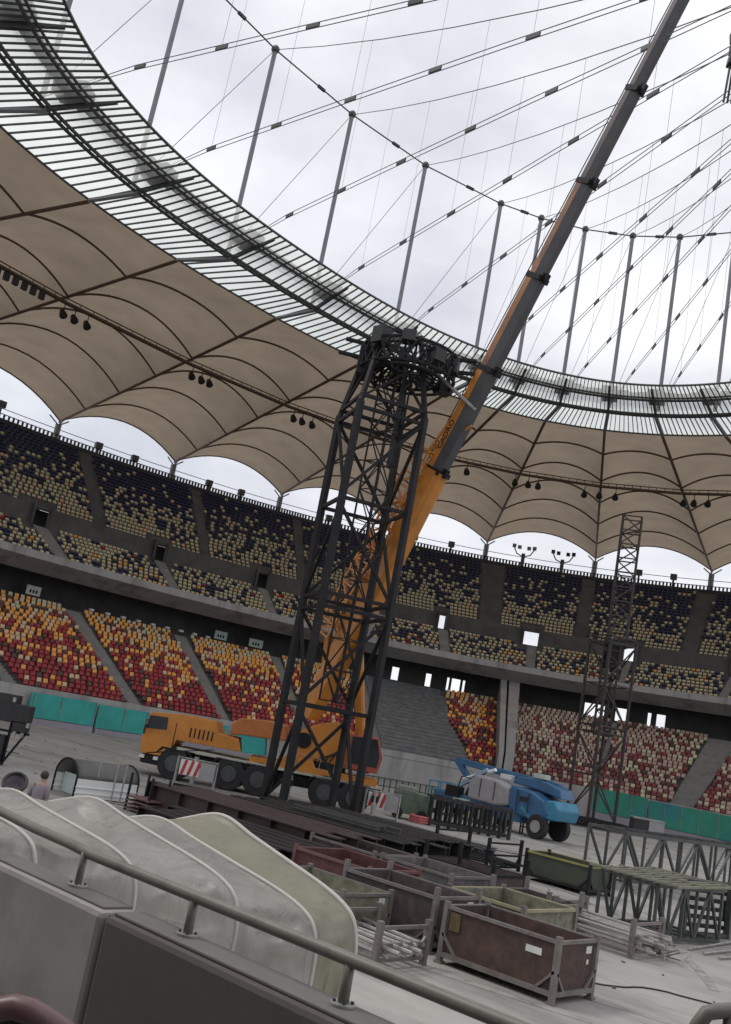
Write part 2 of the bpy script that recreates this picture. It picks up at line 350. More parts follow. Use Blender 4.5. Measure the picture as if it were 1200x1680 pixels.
# portal cheek walls
for a, b, k in ports:
    for q in (a - 0.05, b + 0.05):
        p0, p1 = ring(q, 23.3, 0), ring(q, 24.4, 0)
        MB().bar(p0 + V((0, 0, 20.2)), p1 + V((0, 0, 20.2)), 0.18, 2.4).build('portal_cheek', M_conc, stand)
# stairs between seat blocks
def stair(B, tc_, wdt, m=M_aisle, lift=0.09):
    R, td, tz = rows(B); mb = MB()
    for d, z in R:
        for h in (0, 1):
            pass
    prof = []
    for d, z in R: prof += [(d - 0.02, z + lift), (d + td * 0.5, z + lift), (d + td * 0.5, z + lift + tz * 0.5), (d + td - 0.02, z + lift + tz * 0.5)]
    loft(mb, prof, tc_ - wdt / 2, tc_ + wdt / 2, 0.5); mb.build('stair', m, stand)
LOW_A = [(105.5, 1.3), (95.0, 1.3), (85.0, 1.3), (74.8, 1.3), (64.0, 1.2), (53.5, 1.2), (20.5, 0.6), (8.3, 3.0)]
MID_A = [(98, 1.1), (87.4, 1.1), (77.0, 1.1), (65.8, 1.1), (54.5, 1.1), (43.4, 1.3), (32.0, 1.2), (20.2, 0.8), (8.5, .9)]
UPP_A = [(93, 0.9), (82.6, 0.9), (72.2, 0.9), (61.2, 0.9), (50.2, 0.9), (37.6, 2.6), (26.3, 1.5), (13.8, 1.6), (2, 1.5)]
for tc_, wd in LOW_A: stair(LOW, tc_, wd)
for tc_, wd in MID_A: stair(MID, tc_, wd)
for tc_, wd in UPP_A: stair(UPP, tc_, wd, M_conc)
# bare sheeted block and the tall concrete piers beside it
R, td, tz = rows(LOW)
cv = MB()
for i, (d, z) in enumerate(R):
    tl = 52.9; tr = 42.2 - (0.0 if i > 12 else (12 - i) * 0.28) if i < 20 else 43.0
    loft(cv, [(d - 0.05, z + 0.05), (d + td * 0.55, z + 0.42), (d + td, z + 0.10)], tr, tl, 0.7)
cv.build('sheeted_block', M_cover, stand)
pr = MB()
for a, b in ((34.7, 35.5), (33.0, 34.4)):
    loft(pr, [(0.3, 2.0), (0.3, 4.9), (17.2, 13.6), (18.5, 13.6), (18.5, 2)], a, b, 0.5, close=True)
pr.build('pier', M_conc_l, stand)
# parapet along the top of the bowl, with a rail of closely set posts
loft(MB(), [(36.2, 30.9), (36.2, 31.9), (36.5, 31.9), (36.5, 29)], T0, T1).build('rim_parapet', M_conc_d, stand)
rl = MB()
rl.tube(arc(36.3, 32.42, T0, T1), 0.06, 5)
q = T0
while q < T1:
    p = ring(q, 36.3, 31.9); rl.bar(p, p + V((0, 0, 0.5)), 0.2, 0.2); q += 0.38 if q < 60 else 0.30
rl.build('rim_rail', M_black, stand)
# small technical details under the upper tier: pale lamps along the concourse lip
for i in range(9):
    p = ring(83.5 - i * 1.45, 18.6, 11.35)
    MB().box(p, (0.5, 0.3, 0.22), ax=(1, 0, 0)).build('marker_panel', M_white, stand)

for q, lb, w_, m in ((87.6, 'left', 1.6, M_white), (91.5, 'right', 1.4, M_white), (66.0, '', 1.8, M_pale), (70.0, '', 1.6, M_pale)):
    p = ring(q, 20.5, 12.0); tg = (ring(q + .5, 20) - ring(q - .5, 20)).normalized()
    sb_ = MB().box(p, (w_, 0.15, 0.95), ax=tg).build('kiosk_sign', m, stand)
    for k_ in (-.35, 0, .35): MB().box(p + tg * k_ + V((0, 0, -.1)) + (ring(q, 15) - ring(q, 20)).normalized() * 0.09, (0.2, 0.02, 0.35), ax=tg).build('sign_figure', M_steel_d, sb_)
# ------------------------------------------------------------ seats
def in_aisle(A, t, extra=0.0):
    return any(abs(t - c) < w_ / 2 + extra for c, w_ in A)
def seat_shape(mb, p, nrm, mi, hh=0.46, w2=0.205):
    # back shell and folded pan; nrm points to the pitch
    tg = V((-nrm.y, nrm.x, 0)); mb.cur = mi
    b = p + V((0, 0, 0.26))
    A = b - tg * w2; B_ = b + tg * w2; up = V((0, 0, hh)) - nrm * 0.10
    th = nrm * 0.07
    lip = nrm * 0.20 + V((0, 0, 0.14))
    P = [A, B_, B_ + up, A + up, A + th, B_ + th, B_ + up * 0.93 + th, A + up * 0.93 + th, A + lip, B_ + lip]
    mb.add(P, [(1, 0, 3, 2), (4, 5, 6, 7), (2, 3, 7, 6), (0, 4, 7, 3), (5, 1, 2, 6), (4, 5, 9, 8), (0, 1, 9, 8)])
rs = random.Random(11)
def smooth_noise(a, b):
    return math.sin(a * 0.53 + b * 0.9) * math.sin(a * 0.21 - b * 0.37 + 1.3)
def col_low(t, f):
    n = smooth_noise(t * 1.7, f * 7)
    if t < 35:
        u = rs.random(); r_ = 0.55 - 0.42 * f + 0.1 * n
        if u < r_ * 0.7: return 7
        if u < r_: return 5
        return 6 if rs.random() < 0.72 else 3
    u = rs.random() + 0.10 * n; pr_ = 1.0 - 1.05 * f ** 0.9
    if 34 < t < 43: pr_ = 0.5 - .2 * f
    if u < pr_: return 0 if rs.random() < 0.85 else 5
    if rs.random() < 0.10: return 5
    v = rs.random()
    if f > 0.85: return 1 if v < 0.45 else (3 if v < 0.8 else 2)
    return 1 if v < 0.66 else 2
def col_mid(t, f):
    u = rs.random(); n = smooth_noise(t, f * 3)
    if 23 < t < 31 and n > 0.1 and u < 0.18: return 1
    if 78 < t < 86 and n > 0.2 and u < 0.10: return 1
    if u < 0.20 + 0.05 * n: return 4
    if u < 0.215: return 0
    if u > 0.975: return 1
    return 3 if rs.random() < 0.88 else 2
def col_upp(t, f):
    u = rs.random(); p_ = 0.95 * (1 - f) ** 1.35 + 0.05 + 0.08 * smooth_noise(t * 1.3, f * 6)
    if u < p_: return 3 if rs.random() < 0.82 else 2
    return 4
seats = []; slot = {}
for B, A, cf in ((LOW, LOW_A, col_low), (MID, MID_A, col_mid), (UPP, UPP_A, col_upp)):
    R, td, tz = rows(B)
    for i, (d, z) in enumerate(R):
        f = i / (B['n'] - 1); ds = d + td * 0.62
        pts = [(q / 8.0, ring(q / 8.0, ds, z)) for q in range(int(T0 * 8), int(112 * 8))]
        acc = 0.0; last = pts[0][1]
        for t, p in pts[1:]:
            acc += (p - last).length; last = p
            if acc < 0.52: continue
            acc = 0
            if in_aisle(A, t, 0.15): continue
            if B is LOW and (32.9 < t < 35.7 or (42.2 - (max(0, 12 - i) * 0.28) < t < 53.0)): continue
            if B is LOW and i == 0: continue
            if B is not LOW and any((a - 0.7 < t < b + 0.7) for a, b, k in ports) and ((B is MID and i >= 7) or (B is UPP and i <= 1)): continue
            tg = (ring(t + 0.4, ds) - ring(t - 0.4, ds)).normalized(); nrm = V((-tg.y, tg.x, 0))
            slot[(id(B), i)] = slot.get((id(B), i), 0) + 1
            seats.append((p, nrm, cf(t, f), B is LOW, (p - CP).length, i, t, 0.46 if B is LOW else (0.34 if B is MID else 0.36)))
vis = sorted([s for s in seats if inview(s[0], -0.01) and inview(s[0] + V((0, 0, 0.5)), -0.01) and s[3]], key=lambda s: s[4])
SM = [M_sr, M_so, M_sc, M_sp, M_sn, M_sb, mat('seat_pink_tan', (0.46, 0.31, 0.255), 0.6, 0.12, 0.9), mat('seat_faded_red', (0.24, 0.045, 0.045), 0.6, 0.15, 0.9)]
one = set(id(s) for s in vis[:300])
bulk = MB()
for s in seats:
    if id(s) not in one: seat_shape(bulk, s[0], s[1], s[2], s[7], 0.205 if s[3] else 0.19)
tag(bulk.build('stadium_seats', SM, recalc=False), 'red, orange, cream and navy plastic seats filling both tiers of the far stands', 'seats', kind='stuff')
SN = ['red', 'orange', 'cream', 'pale yellow', 'navy', 'dark brown', 'pink-tan', 'faded red']
proto = {}
for s in vis[:300]:
    if s[2] not in proto:
        mb = MB(); seat_shape(mb, V((0, 0, 0)), V((1, 0, 0)), 0); o = mb.build('stadium_chair', SM[s[2]], recalc=False)
        for v in o.data.vertices: v.co += o.location
        proto[s[2]] = o.data
    else:
        o = bpy.data.objects.new('stadium_chair', proto[s[2]]); C.objects.link(o)
    o.location = s[0]; o.rotation_euler = (0, 0, math.atan2(s[1].y, s[1].x))
    bl = [('left of first stair', 95.0), ('between first and second stairs', 85.0), ('between second and third stairs', 74.8), ('right of third stair', -99)]
    bn, be = next(b for b in bl if s[6] > b[1])
    same = sorted([q[6] for q in seats if q[3] and q[5] == s[5] and q[6] > be and (bn.startswith('left') or q[6] < bl[[b[0] for b in bl].index(bn) - 1][1])])
    k_ = same.index(s[6]) + 1
    tag(o, '%s chair, %s from the right in the %s row, %s' % (SN[s[2]], ordw(k_), ordw(s[5]), bn), 'chair', 'chairs in the nearest rows of the left stand')

# ------------------------------------------------------------ roof
roof = tag(empty('stadium_roof', (52, 30, 0)), 'cable-net arena roof with brown membrane vaults, glass inner ring, tall masts and radial cables', 'roof')
COLT = [-9.5, 2.4, 14.35, 26.15, 38.25, 50.0, 61.6, 72.5, 82.55, 92.5, 103.0, 114.0, 126.0, 138.0, 150.0]
FABT = [-6.0, 4.8, 15.2, 25.7, 37.0, 46.0, 56.0, 70.6, 84.2, 95.5, 107.2, 123.0, 137.0, 150.0, 163.0]
MAST = [-6.0, 5.0, 15.5, 25.2, 35.3, 44.8, 53.45, 69.1, 82.9, 93.6, 107.6, 123.5, 138.0, 151.0, 164.0]
DC, ZC, DF, ZF = 46.91, 36.99, -6.64, 39.29
DT, ZT, DG, ZG = -11.22, 39.72, -16.15, 40.8
UR = [0.165, 0.36, 0.54, 0.70, 0.87]
def ridge(i, u): return ring(COLT[i], DC, ZC).lerp(ring(FABT[i], DF, ZF), u)
for i in range(len(COLT) - 1):
    nS, nU = 14, 20; mb = MB(); wid = (ridge(i, 0) - ridge(i + 1, 0)).length
    def pt(s, u):
        a, b = ridge(i, u), ridge(i + 1, u); p = a.lerp(b, s)
        w_ = (a - b).length
        bul = (ring(FABT[i] * (1 - s) + FABT[i + 1] * s, DF, ZF) - ridge(i, 1).lerp(ridge(i + 1, 1), s)) * u ** 3
        bend = 1 - (0.10 if u < 0.08 else 0) * (1 - u / 0.08)
        return p + bul + V((0, 0, (0.165 + 0.03 * min(1, u * 2)) * w_ * (1 - u ** 5) * 4 * s * (1 - s)))
    for b in range(nU + 1):
        for a in range(nS + 1): mb.v.append(tuple(pt(a / nS, b / nU)))
    for b in range(nU):
        for a in range(nS):
            k = b * (nS + 1) + a; mb.f.append([k, k + 1, k + nS + 2, k + nS + 1]); mb.mi.append(0)
    mb.build('roof_panel', M_memb, roof, smooth=True)
    for u in UR:
        MB().tube([pt(a / nS, u) - V((0, 0, 0.12)) for a in range(nS + 1)], 0.11, 6).build('arch_rib', M_rib, roof)
    MB().tube([pt(a / nS, 0) for a in range(nS + 1)], 0.14, 6).build('edge_cable', M_steel_g, roof)
for i in range(len(COLT)):
    MB().tube([ridge(i, u / 10) - V((0, 0, 0.2)) for u in range(11)], 0.16, 6).build('ridge_beam', M_rib, roof)
    c0 = ridge(i, 0); cb = V((c0.x, c0.y, 24))
    mb = MB().tube([cb, c0 - V((0, 0, 0.6))], 0.42, 10)
    for j in (-1, 1):
        if 0 <= i + j < len(COLT):
            k = c0.lerp(ridge(i + j, 0), 0.07) + V((0, 0, 0.25)); mb.tube([c0 - V((0, 0, 0.7)), k], 0.10, 6)
    mb.tube([c0 - V((0, 0, 0.7)), ridge(i, 0.04)], 0.12, 6)
    mb.build('roof_column', M_mast, roof)
# bracing cable seen in the gap below the scalloped edge
MB().tube(arc(40.0, 34.0, -10, 112, 2), 0.05, 5).build('edge_brace_cable', M_cable, roof)
# glass inner ring
for i in range(len(MAST) - 1):
    def tt(s, d):
        f = (d - DF) / (DT - DF) if d > DT else 1
        a = FABT[i] + (MAST[i] - FABT[i]) * f; b = FABT[i + 1] + (MAST[i + 1] - FABT[i + 1]) * f
        return a + (b - a) * s
    gl = MB(); n = 12
    prof = [(DF, ZF + 0.05), (DT, ZT + 0.12), (-13.7, 40.35), (DG, ZG)]
    for a in range(n + 1):
        for d, z in prof: gl.v.append(tuple(ring(tt(a / n, d), d, z)))
    for a in range(n):
        for j in range(3):
            k = a * 4 + j; gl.f.append([k, k + 1, k + 5, k + 4]); gl.mi.append(0)
    go_ = gl.build('glass_panel', M_glass, roof)
    br = MB()
    for a in range(n + 1):
        P = [ring(tt(a / n, d), d, z - 0.07) for d, z in prof]
        for p, q in zip(P, P[1:]): br.bar(p, q, 0.095 if i > 5 else 0.07, 0.12)
    br.build('glazing_bars', M_steel_g, roof)
inner = lambda d, z, t0=-6, t1=164: arc(d, z, t0, t1, 1.0)
MB().tube(inner(DT - 0.25, ZT - 0.1), 0.13, 8).build('tension_ring', M_steel_g, roof)
MB().tube(inner(DT + 0.25, ZT - 0.1), 0.13, 8).build('tension_ring', M_steel_g, roof)
MB().tube(inner(-13.75, 40.2), 0.13, 6).build('glazing_ring', M_steel_g, roof)
MB().tube(inner(-14.15, 40.3), 0.10, 6).build('glazing_ring', M_steel_g, roof)
MB().tube(inner(DG, ZG), 0.11, 6).build('inner_edge', M_steel_g, roof)
MB().tube(inner(DF, ZF - 0.02), 0.10, 6).build('membrane_edge', M_steel_g, roof)
cb = MB()
for k in range(3): cb.tube(inner(-12.3 - 0.42 * k, 41.0 + 0.1 * (k % 2)), 0.2, 5)
cb.build('ring_cable', M_steel_g, roof)
HUB = V((-12, -30, 0))
for i, t in enumerate(MAST):
    foot = ring(t, -10.62, 40.3); top = ring(t, -10.62, 59.62)
    mp_ = MB().tube([foot, foot.lerp(top, 0.5), top], 0.20, 8).build('mast', M_mast, roof)
    nd = ring(t, -12.6, 0); rad = (foot - ring(t, -16, 40.3)).normalized(); rad.z = 0; rad.normalize()
    nb = MB().box(V((nd.x, nd.y, 41.0)), (2.3, 1.5, 0.85), ax=rad)
    nb.box(V((nd.x, nd.y, 41.1)), (0.9, 3.6, 0.5), ax=rad)
    nb.build('node_casting', M_steel_d, roof)
    MB().tube([ring(FABT[i], DF, ZF - 0.1), ring(t, DT, ZT - 0.25)], 0.20, 6).build('radial_beam', M_mast, roof)
    MB().tube([ring(t, DT, ZT - 0.2), ring(t, -15.6, 40.55)], 0.14, 6).build('radial_beam', M_steel_g, roof)
    # cables
    m0 = V((top.x, top.y, 0)); ax = (HUB - m0); Lc = ax.length; ax.normalize()
    zl = lambda s: 40.85 - 0.012 * max(0, s - 28)
    zu = lambda s: 59.6 - 0.445 * s + 0.0019 * s * s
    side = V((-ax.y, ax.x, 0))
    lo = MB()
    for o_ in (0.0, 0.34):
        lo.tube([V((foot.x, foot.y, 40.4)) if s == 0 else m0 + ax * s + V((0, 0, zl(s) + o_)) for s in (0, 8, 20, 32, 44, Lc - 6)], 0.028, 5)
    lo = lo.build('lower_radial_cable', M_cable, roof)
    for k in range(8):
        s = 8.4 + 6.35 * k
        if s > Lc - 8: break
        p = m0 + ax * s + V((0, 0, zl(s) + 0.17))
        MB().box(p, (0.85, 0.11, 0.28), ax=ax).build('cable_clamp', M_black, lo)
    up = MB(); up.tube([m0 + ax * s + V((0, 0, zu(s))) for s in (0, 8, 16, 24, 32, 40, 48)], 0.035, 5)
    up = up.build('upper_radial_cable', M_cable, roof)
    for s in (8.4, 14.75, 21.1, 27.45, 33.8, 40.15):
        if s in (8.4, 21.1, 33.8) and (i % 2): continue
        p = m0 + ax * s
        MB().tube([p + V((0, 0, zl(s))), p + V((0, 0, zu(s)))], 0.013, 4).build('hanger_cable', M_cable, up)
    if i + 1 < len(MAST):
        f2 = ring(MAST[i + 1], -10.62, 40.3); t2 = ring(MAST[i + 1], -10.62, 59.62)
        MB().tube([top, t2], 0.07, 5).build('mast_top_cable', M_steel_g, roof)
        MB().tube([top, f2], 0.028, 4).build('diagonal_cable', M_cable, roof)
        MB().box(top.lerp(t2, 0.42), (0.9, 0.2, 0.25), ax=(t2 - top)).build('cable_coupler', M_black, roof)
    MB().sphere(top, 0.38).build('mast_cap', M_steel_g, roof)
# service catwalk under the membrane
UW = 0.70
cw_pts = [ridge(i, UW) - V((0, 0, 0.8)) for i in range(len(COLT))]
for a, b in zip(cw_pts, cw_pts[1:]):
    mb = MB(); mb.bar(a, b, 0.6, 0.18); mb.bar(a + V((0, 0, 0.45)), b + V((0, 0, 0.45)), 0.10, 0.10)
    n = 10
    for k in range(n): mb.bar(a.lerp(b, k / n), a.lerp(b, k / n) + V((0, 0, 0.45)), 0.06)
    mb.build('catwalk', M_rib, roof)
# floodlights hung from the catwalk
def floodlight(p, ax, big=0.62):
    o = empty('floodlight', p)
    MB().tube([p + V((0, 0, 0.9)), p + V((0, 0, 0.3))], 0.05, 6).build('hanger', M_steel_d, o)
    MB().tube([p + V((0, 0, -0.38)) + ax * 0.2, p + V((0, 0, 0.1)) - ax * 0.2, p + V((0, 0, 0.3)) - ax * 0.35], big * 0.62, 12, r2=big * 0.3).build('lamp_housing', M_black, o)
    MB().disc(p + V((0, 0, -0.40)) + ax * 0.22, (ax * 0.4 + V((0, 0, -0.9))), big * 0.5, 0.05, 12).build('lamp_lens', M_window, o)
    return o
names_b = {2: 'rightmost membrane ridge, at the frame edge', 3: 'ridge above the far thin tower', 4: 'ridge just right of the crane boom', 7: 'ridge hitting the dark lattice tower', 8: 'middle ridge of the left stand roof', 9: 'leftmost ridge of the left stand roof'}
ORD = ['first', 'second', 'third']
for i, offs in {2: (-3.2, -1.6, -0.4), 3: (-1.9, 0.0, 1.8), 4: (-2.2, -1.0, 0.6), 5: (-2.0, 0.5), 7: (-3.3, -2.0, -0.9), 8: (-2.6, -1.6, -0.4), 9: (-2.6, -1.2, 0.0)}.items():
    a = cw_pts[i]; dirv = (cw_pts[i - 1] - a).normalized()
    nin = (ridge(i, 1) - ridge(i, 0)).normalized()
    for k, of in enumerate(offs):
        p = a + dirv * (-of) + V((0, 0, -1.0))
        o = floodlight(p, nin)
        where = {2: 'on the roof ridge right of the far thin tower', 3: 'on the roof ridge above the far thin tower', 4: 'on the roof ridge right of the crane boom', 5: 'on the roof ridge behind the crane boom', 7: 'on the ridge left of the dark lattice tower', 8: 'on the middle roof ridge at left', 9: 'on the leftmost roof ridge'}[i]
        tag(o, '%s black floodlight from the left, %s' % (ORD[k], where), 'floodlight', 'floodlight clusters hung under the roof catwalk')
# small speakers along the leftmost run of the catwalk
a, b = cw_pts[10], cw_pts[9]
for k in range(6):
    p = a.lerp(b, 0.42 + 0.075 * k) - V((0, 0, 0.55))
    o = MB().box(p, (0.5, 0.35, 0.7), ax=(b - a)).bar(p, p + V((0, 0, 0.7)), 0.08).build('roof_speaker', M_black)
    tag(o, '%s small dark box from the left, hung under the leftmost catwalk' % ordw(k + 1), 'roof speaker', 'small boxes hung along the far left catwalk')

# boxes and lamp masts standing on the rim parapet
BX = [(88.6, 1.6, 'beside the leftmost roof column at the picture edge'), (81.3, 1.0, 'first to the right of the leftmost roof column'), (78.1, 1.0, 'second to the right of the leftmost roof column'), (70.8, 1.0, 'just right of the second roof column'), (67.4, 1.1, 'farther one between second and third roof columns'), (57.5, 1.0, 'seen through the dark lattice tower'), (47.3, 1.2, 'just right of the crane boom'), (42.9, 1.3, 'second to the right of the crane boom'), (21.0, 1.5, 'just right of the far thin tower'), (17.3, 1.4, 'near the right end of the rim')]
for t, h, wh in BX:
    p = ring(t, 36.4, 31.9); o = empty('rim_box', p)
    MB().bar(p, p + V((0, 0, h * 0.7)), 0.22, 0.22).build('post', M_steel_g, o)
    nn = (ring(t, 30) - ring(t, 36)).normalized()
    MB().box(p + V((0, 0, h)), (0.8, 0.9, 0.8), ax=nn).build('housing', M_steel_g, o, bevel=0.05)
    tag(o, 'dark box on the rim, %s' % wh, 'equipment box', 'boxes on the rim of the upper stand')
for t, wh in ((34.3, 'left of the two lamp trees'), (29.7, 'right of the two lamp trees')):
    p = ring(t, 36.4, 31.9); o = empty('lamp_tree', p); tg = (ring(t + 1, 36) - ring(t - 1, 36)).normalized()
    MB().tube([p, p + V((0, 0, 1.9))], 0.28, 8).build('pole', M_steel_g, o)
    ar = MB()
    for sgn in (-1, 1): ar.tube([p + V((0, 0, 1.4)), p + tg * sgn * 1.0 + V((0, 0, 1.8)), p + tg * sgn * 1.5 + V((0, 0, 2.7))], 0.09, 6)
    ar.build('arm', M_steel_g, o)
    for sgn in (-1.5, -0.7, 0.7, 1.5): MB().box(p + tg * sgn + V((0, 0, 2.7 + 0.15 * abs(sgn))), (0.55, 0.4, 0.5), ax=tg).build('lamp', M_black if t < 33 else M_mast, o)
    tag(o, 'forked lamp post on the far rim, %s' % wh, 'lamp post', 'forked lamp posts on the far rim')

# ------------------------------------------------------------ advertising boards along the pitch wall
for t0, t1, m, lb, z0, z1 in ((94.2, 89.3, M_teal, 'teal advertising board below the red seats, left of the two', 0.55, 2.5), (89.1, 84.5, M_teal, 'teal advertising board below the red seats, nearest the crane cab', 0.45, 2.4),
                      (20.2, 12.2, M_green, 'green advertising board below the far right stand, left of the two', 0.7, 3.0), (12.0, -4.0, M_green, 'green-blue advertising board below the far right stand, nearest the picture edge', 0.5, 2.8), (82, 72, M_teal, 'teal advertising board seen behind the crane', 0.5, 2.4)):
    loft(MB(), [(-0.5, z0), (-0.5, z1), (-0.35, z1), (-0.35, z0)], t1, t0, 0.5, close=True).build
    o = empty('advertising_board', ring((t0 + t1) / 2, -0.45, 0))
    loft(MB(), [(-0.55, z0), (-0.50, z1), (-0.40, z1), (-0.42, z0)], t1, t0, 0.5, close=True).build('panel', m, o)
    loft(MB(), [(-0.75, 0.0), (-0.70, z0 - 0.05), (-0.25, z0 - 0.05), (-0.25, 0.0)], t1, t0, 0.5, close=True).build('plinth', mat('plinth_mauve', (0.26, 0.24, 0.28), 0.7, 0.1, 0.5), o)
    mb = MB(); q = t1
    while q < t0: mb.bar(ring(q, -0.58, 0.1), ring(q, -0.58, z1), 0.05); q += 2.3
    mb.build('support', M_galv, o)
    tag(o, lb, 'advertising board')

# ------------------------------------------------------------ lattice towers
def lattice(name_parent, base, height, side, n, rz, m, leg=0.26, brace=0.13, top_side=None, dbl=True, z0=0.0):
    """square lattice tower section by section; parts: leg, ring_beam, brace"""
    c, s_ = math.cos(rz), math.sin(rz)
    def P(k, z):
        sd = side
        x, y = ((-1, -1), (1, -1), (1, 1), (-1, 1))[k % 4]; x *= sd / 2; y *= sd / 2
        return V((base[0] + x * c - y * s_, base[1] + x * s_ + y * c, z))
    for k in range(4): MB().bar(P(k, z0), P(k, z0 + height), leg, leg).build('leg', m, name_parent)
    hs = [z0 + height * i / n for i in range(n + 1)]
    for i, z in enumerate(hs):
        mb = MB()
        for k in range(4):
            zz = [z - 0.32, z + 0.32] if (dbl and i % 2 == 0 and 0 < i) else [z + (0.25 if i == 0 else 0)]
            for q in zz: mb.bar(P(k, q), P(k + 1, q), brace, brace * 1.2)
        mb.build('ring_beam', m, name_parent)
    for i in range(n):
        for k in range(4):
            a, b = hs[i] + 0.35, hs[i + 1] - 0.35
            mb = MB()
            if (i + k) % 2: mb.bar(P(k, a), P(k + 1, b), brace)
            else: mb.bar(P(k + 1, a), P(k, b), brace)
            mb.build('brace', m, name_parent)
    for k in range(4):
        MB().box(P(k, z0 + 0.1), (leg * 2.2, leg * 2.2, 0.12), ax=(c, s_, 0)).build('base_plate', m, name_parent)
    return P
def truss_beam(mb, a, b, wd, ht, n, r, up=(0, 0, 1), rb=None):
    """box truss from a to b"""
    a, b = V(a), V(b); ax = (b - a).normalized(); up = V(up); sd = up.cross(ax).normalized(); up = ax.cross(sd); rb = rb or r * 0.7
    co = [sd * sx * wd / 2 + up * sz * ht / 2 for sx, sz in ((-1, -1), (1, -1), (1, 1), (-1, 1))]
    for c_ in co: mb.bar(a + c_, b + c_, r)
    for i in range(n + 1):
        p = a.lerp(b, i / n)
        for k in range(4): mb.bar(p + co[k], p + co[(k + 1) % 4], rb)
        if i < n:
            q = a.lerp(b, (i + 1) / n)
            for k in range(4):
                if (i + k) % 2: mb.bar(p + co[k], q + co[(k + 1) % 4], rb)
                else: mb.bar(p + co[(k + 1) % 4], q + co[k], rb)

# near tower
LR = V((0.655, -0.756, 0)).normalized(); WR = V((0.756, 0.655, 0)).normalized()
TD = V((-12.22, -4.58, 0.19)); TD.z = 0
TB = V((-14.56, -2.07, 0.17)); TB.z = 0
side = (TD - TB).length * 1.03; TW = 0.30
tilt = math.radians(14)
e1 = (TD - TB).normalized(); rz = math.atan2(e1.y, e1.x)
e1r = V((math.cos(rz + TW), math.sin(rz + TW), 0)); e2 = V((-e1r.y, e1r.x, 0))
cen = TB + e1r * side / 2 + e2 * side / 2
tower = tag(empty('lattice_tower', (cen.x, cen.y, 0)), 'tall black steel lattice tower standing in front of the orange crane', 'tower')
HT = 20.4
P = lattice(tower, (cen.x, cen.y), HT, side, 4, rz + TW, M_steel_d, 0.30, 0.15)
# tapering head frame
def HP(k, z, sd):
    x, y = ((-1, -1), (1, -1), (1, 1), (-1, 1))[k % 4]; c, s_ = math.cos(rz + TW), math.sin(rz + TW); x *= sd / 2; y *= sd / 2
    return V((cen.x + x * c - y * s_, cen.y + x * s_ + y * c, z))
for k in range(4):
    hb = MB().bar(HP(k, HT, side), HP(k, HT + 4.6, side * 0.58), 0.22)
    hb.bar(HP(k, HT + 0.2, side), HP(k + 1, HT + 3.0, side * 0.72), 0.12)
    hb.bar(HP(k, HT + 4.5, side * 0.58), HP(k + 1, HT + 4.5, side * 0.58), 0.14); hb.bar(HP(k, HT + 2.6, side * 0.76), HP(k + 1, HT + 2.6, side * 0.76), 0.10)
    hb.build('head_frame', M_steel_d, tower)
# inner mast
im = MB(); truss_beam(im, (cen.x + 0.35, cen.y - 0.2, 5.5), (cen.x + 0.35, cen.y - 0.2, HT + 3.8), 1.15, 1.15, 12, 0.075, up=(1, 0, 0)); im.build('inner_mast', M_steel_d, tower)
im = MB(); im.tube([(cen.x + 0.9, cen.y - 0.3, HT - 2.5), (cen.x + 0.9, cen.y - 0.3, HT + 3.6)], 0.13, 6); im.build('cable_riser', M_black, tower)
# round lattice head
hc = V((cen.x, cen.y, HT + 3.0)) + LR * 0.9
hd = MB(); Rr = 2.55; nn = 22
for r_, zz in ((Rr, -0.55), (Rr, 0.7), (Rr * 0.72, -0.55), (Rr * 0.72, 0.7), (Rr * 0.4, 0.0)):
    hd.tube([hc + V((r_ * math.cos(2 * math.pi * k / 28), r_ * math.sin(2 * math.pi * k / 28), zz)) for k in range(28)], 0.085, 5, closed=True)
hd.build('head_ring', M_steel_d, tower)
hd = MB(); rh = random.Random(5)
for k in range(nn):
    a, b = 2 * math.pi * k / nn, 2 * math.pi * (k + 1) / nn
    u_, v_ = V((math.cos(a), math.sin(a), 0)), V((math.cos(b), math.sin(b), 0))
    hd.bar(hc + u_ * Rr + V((0, 0, -.55)), hc + v_ * Rr + V((0, 0, 0.7)), 0.09); hd.bar(hc + v_ * Rr + V((0, 0, -.55)), hc + u_ * Rr + V((0, 0, 0.7)), 0.09)
    hd.bar(hc + u_ * Rr + V((0, 0, 0.7)), hc + u_ * Rr * 0.4, 0.08); hd.bar(hc + u_ * Rr + V((0, 0, -.55)), hc + u_ * Rr * 0.72 + V((0, 0, 0.7)), 0.08)
    hd.bar(hc + u_ * Rr * 0.72 + V((0, 0, -.55)), hc + v_ * Rr * 0.4, 0.08)
hd.build('head_web', M_steel_d, tower)
for k in range(9):
    a = 2 * math.pi * k / 9 + 0.3; u_ = V((math.cos(a), math.sin(a), 0)); pz = rh.uniform(-0.5, 0.9)
    MB().box(hc + u_ * (Rr - 0.25) + V((0, 0, pz)), (0.8, 0.7, rh.uniform(0.5, 1.1)), ax=u_).build('hoist_motor', M_black, tower)
hb = MB()
hb.box(hc - LR * 2.2 + V((0, 0, -0.2)), (0.9, 1.3, 1.6), ax=LR); hb.build('winch_housing', M_steel_d, tower, bevel=0.04)
for dx, dz_ in ((-2.9, 0.9), (-3.1, 0.1), (2.9, 0.9), (3.3, 0.2)):
    MB().bar(hc + LR * dx * 0.8 + V((0, 0, dz_)), hc + LR * dx * 1.22 + V((0, 0, dz_ + 0.1)), 0.22, 0.16).build('outrigger_arm', M_steel_d, tower)
MB().tube([hc + LR * 1.6 + V((0, 0, -0.1)), hc + LR * 3.9 + V((0, 0, -1.7))], 0.10, 8).build('guy_strut', M_galv, tower)

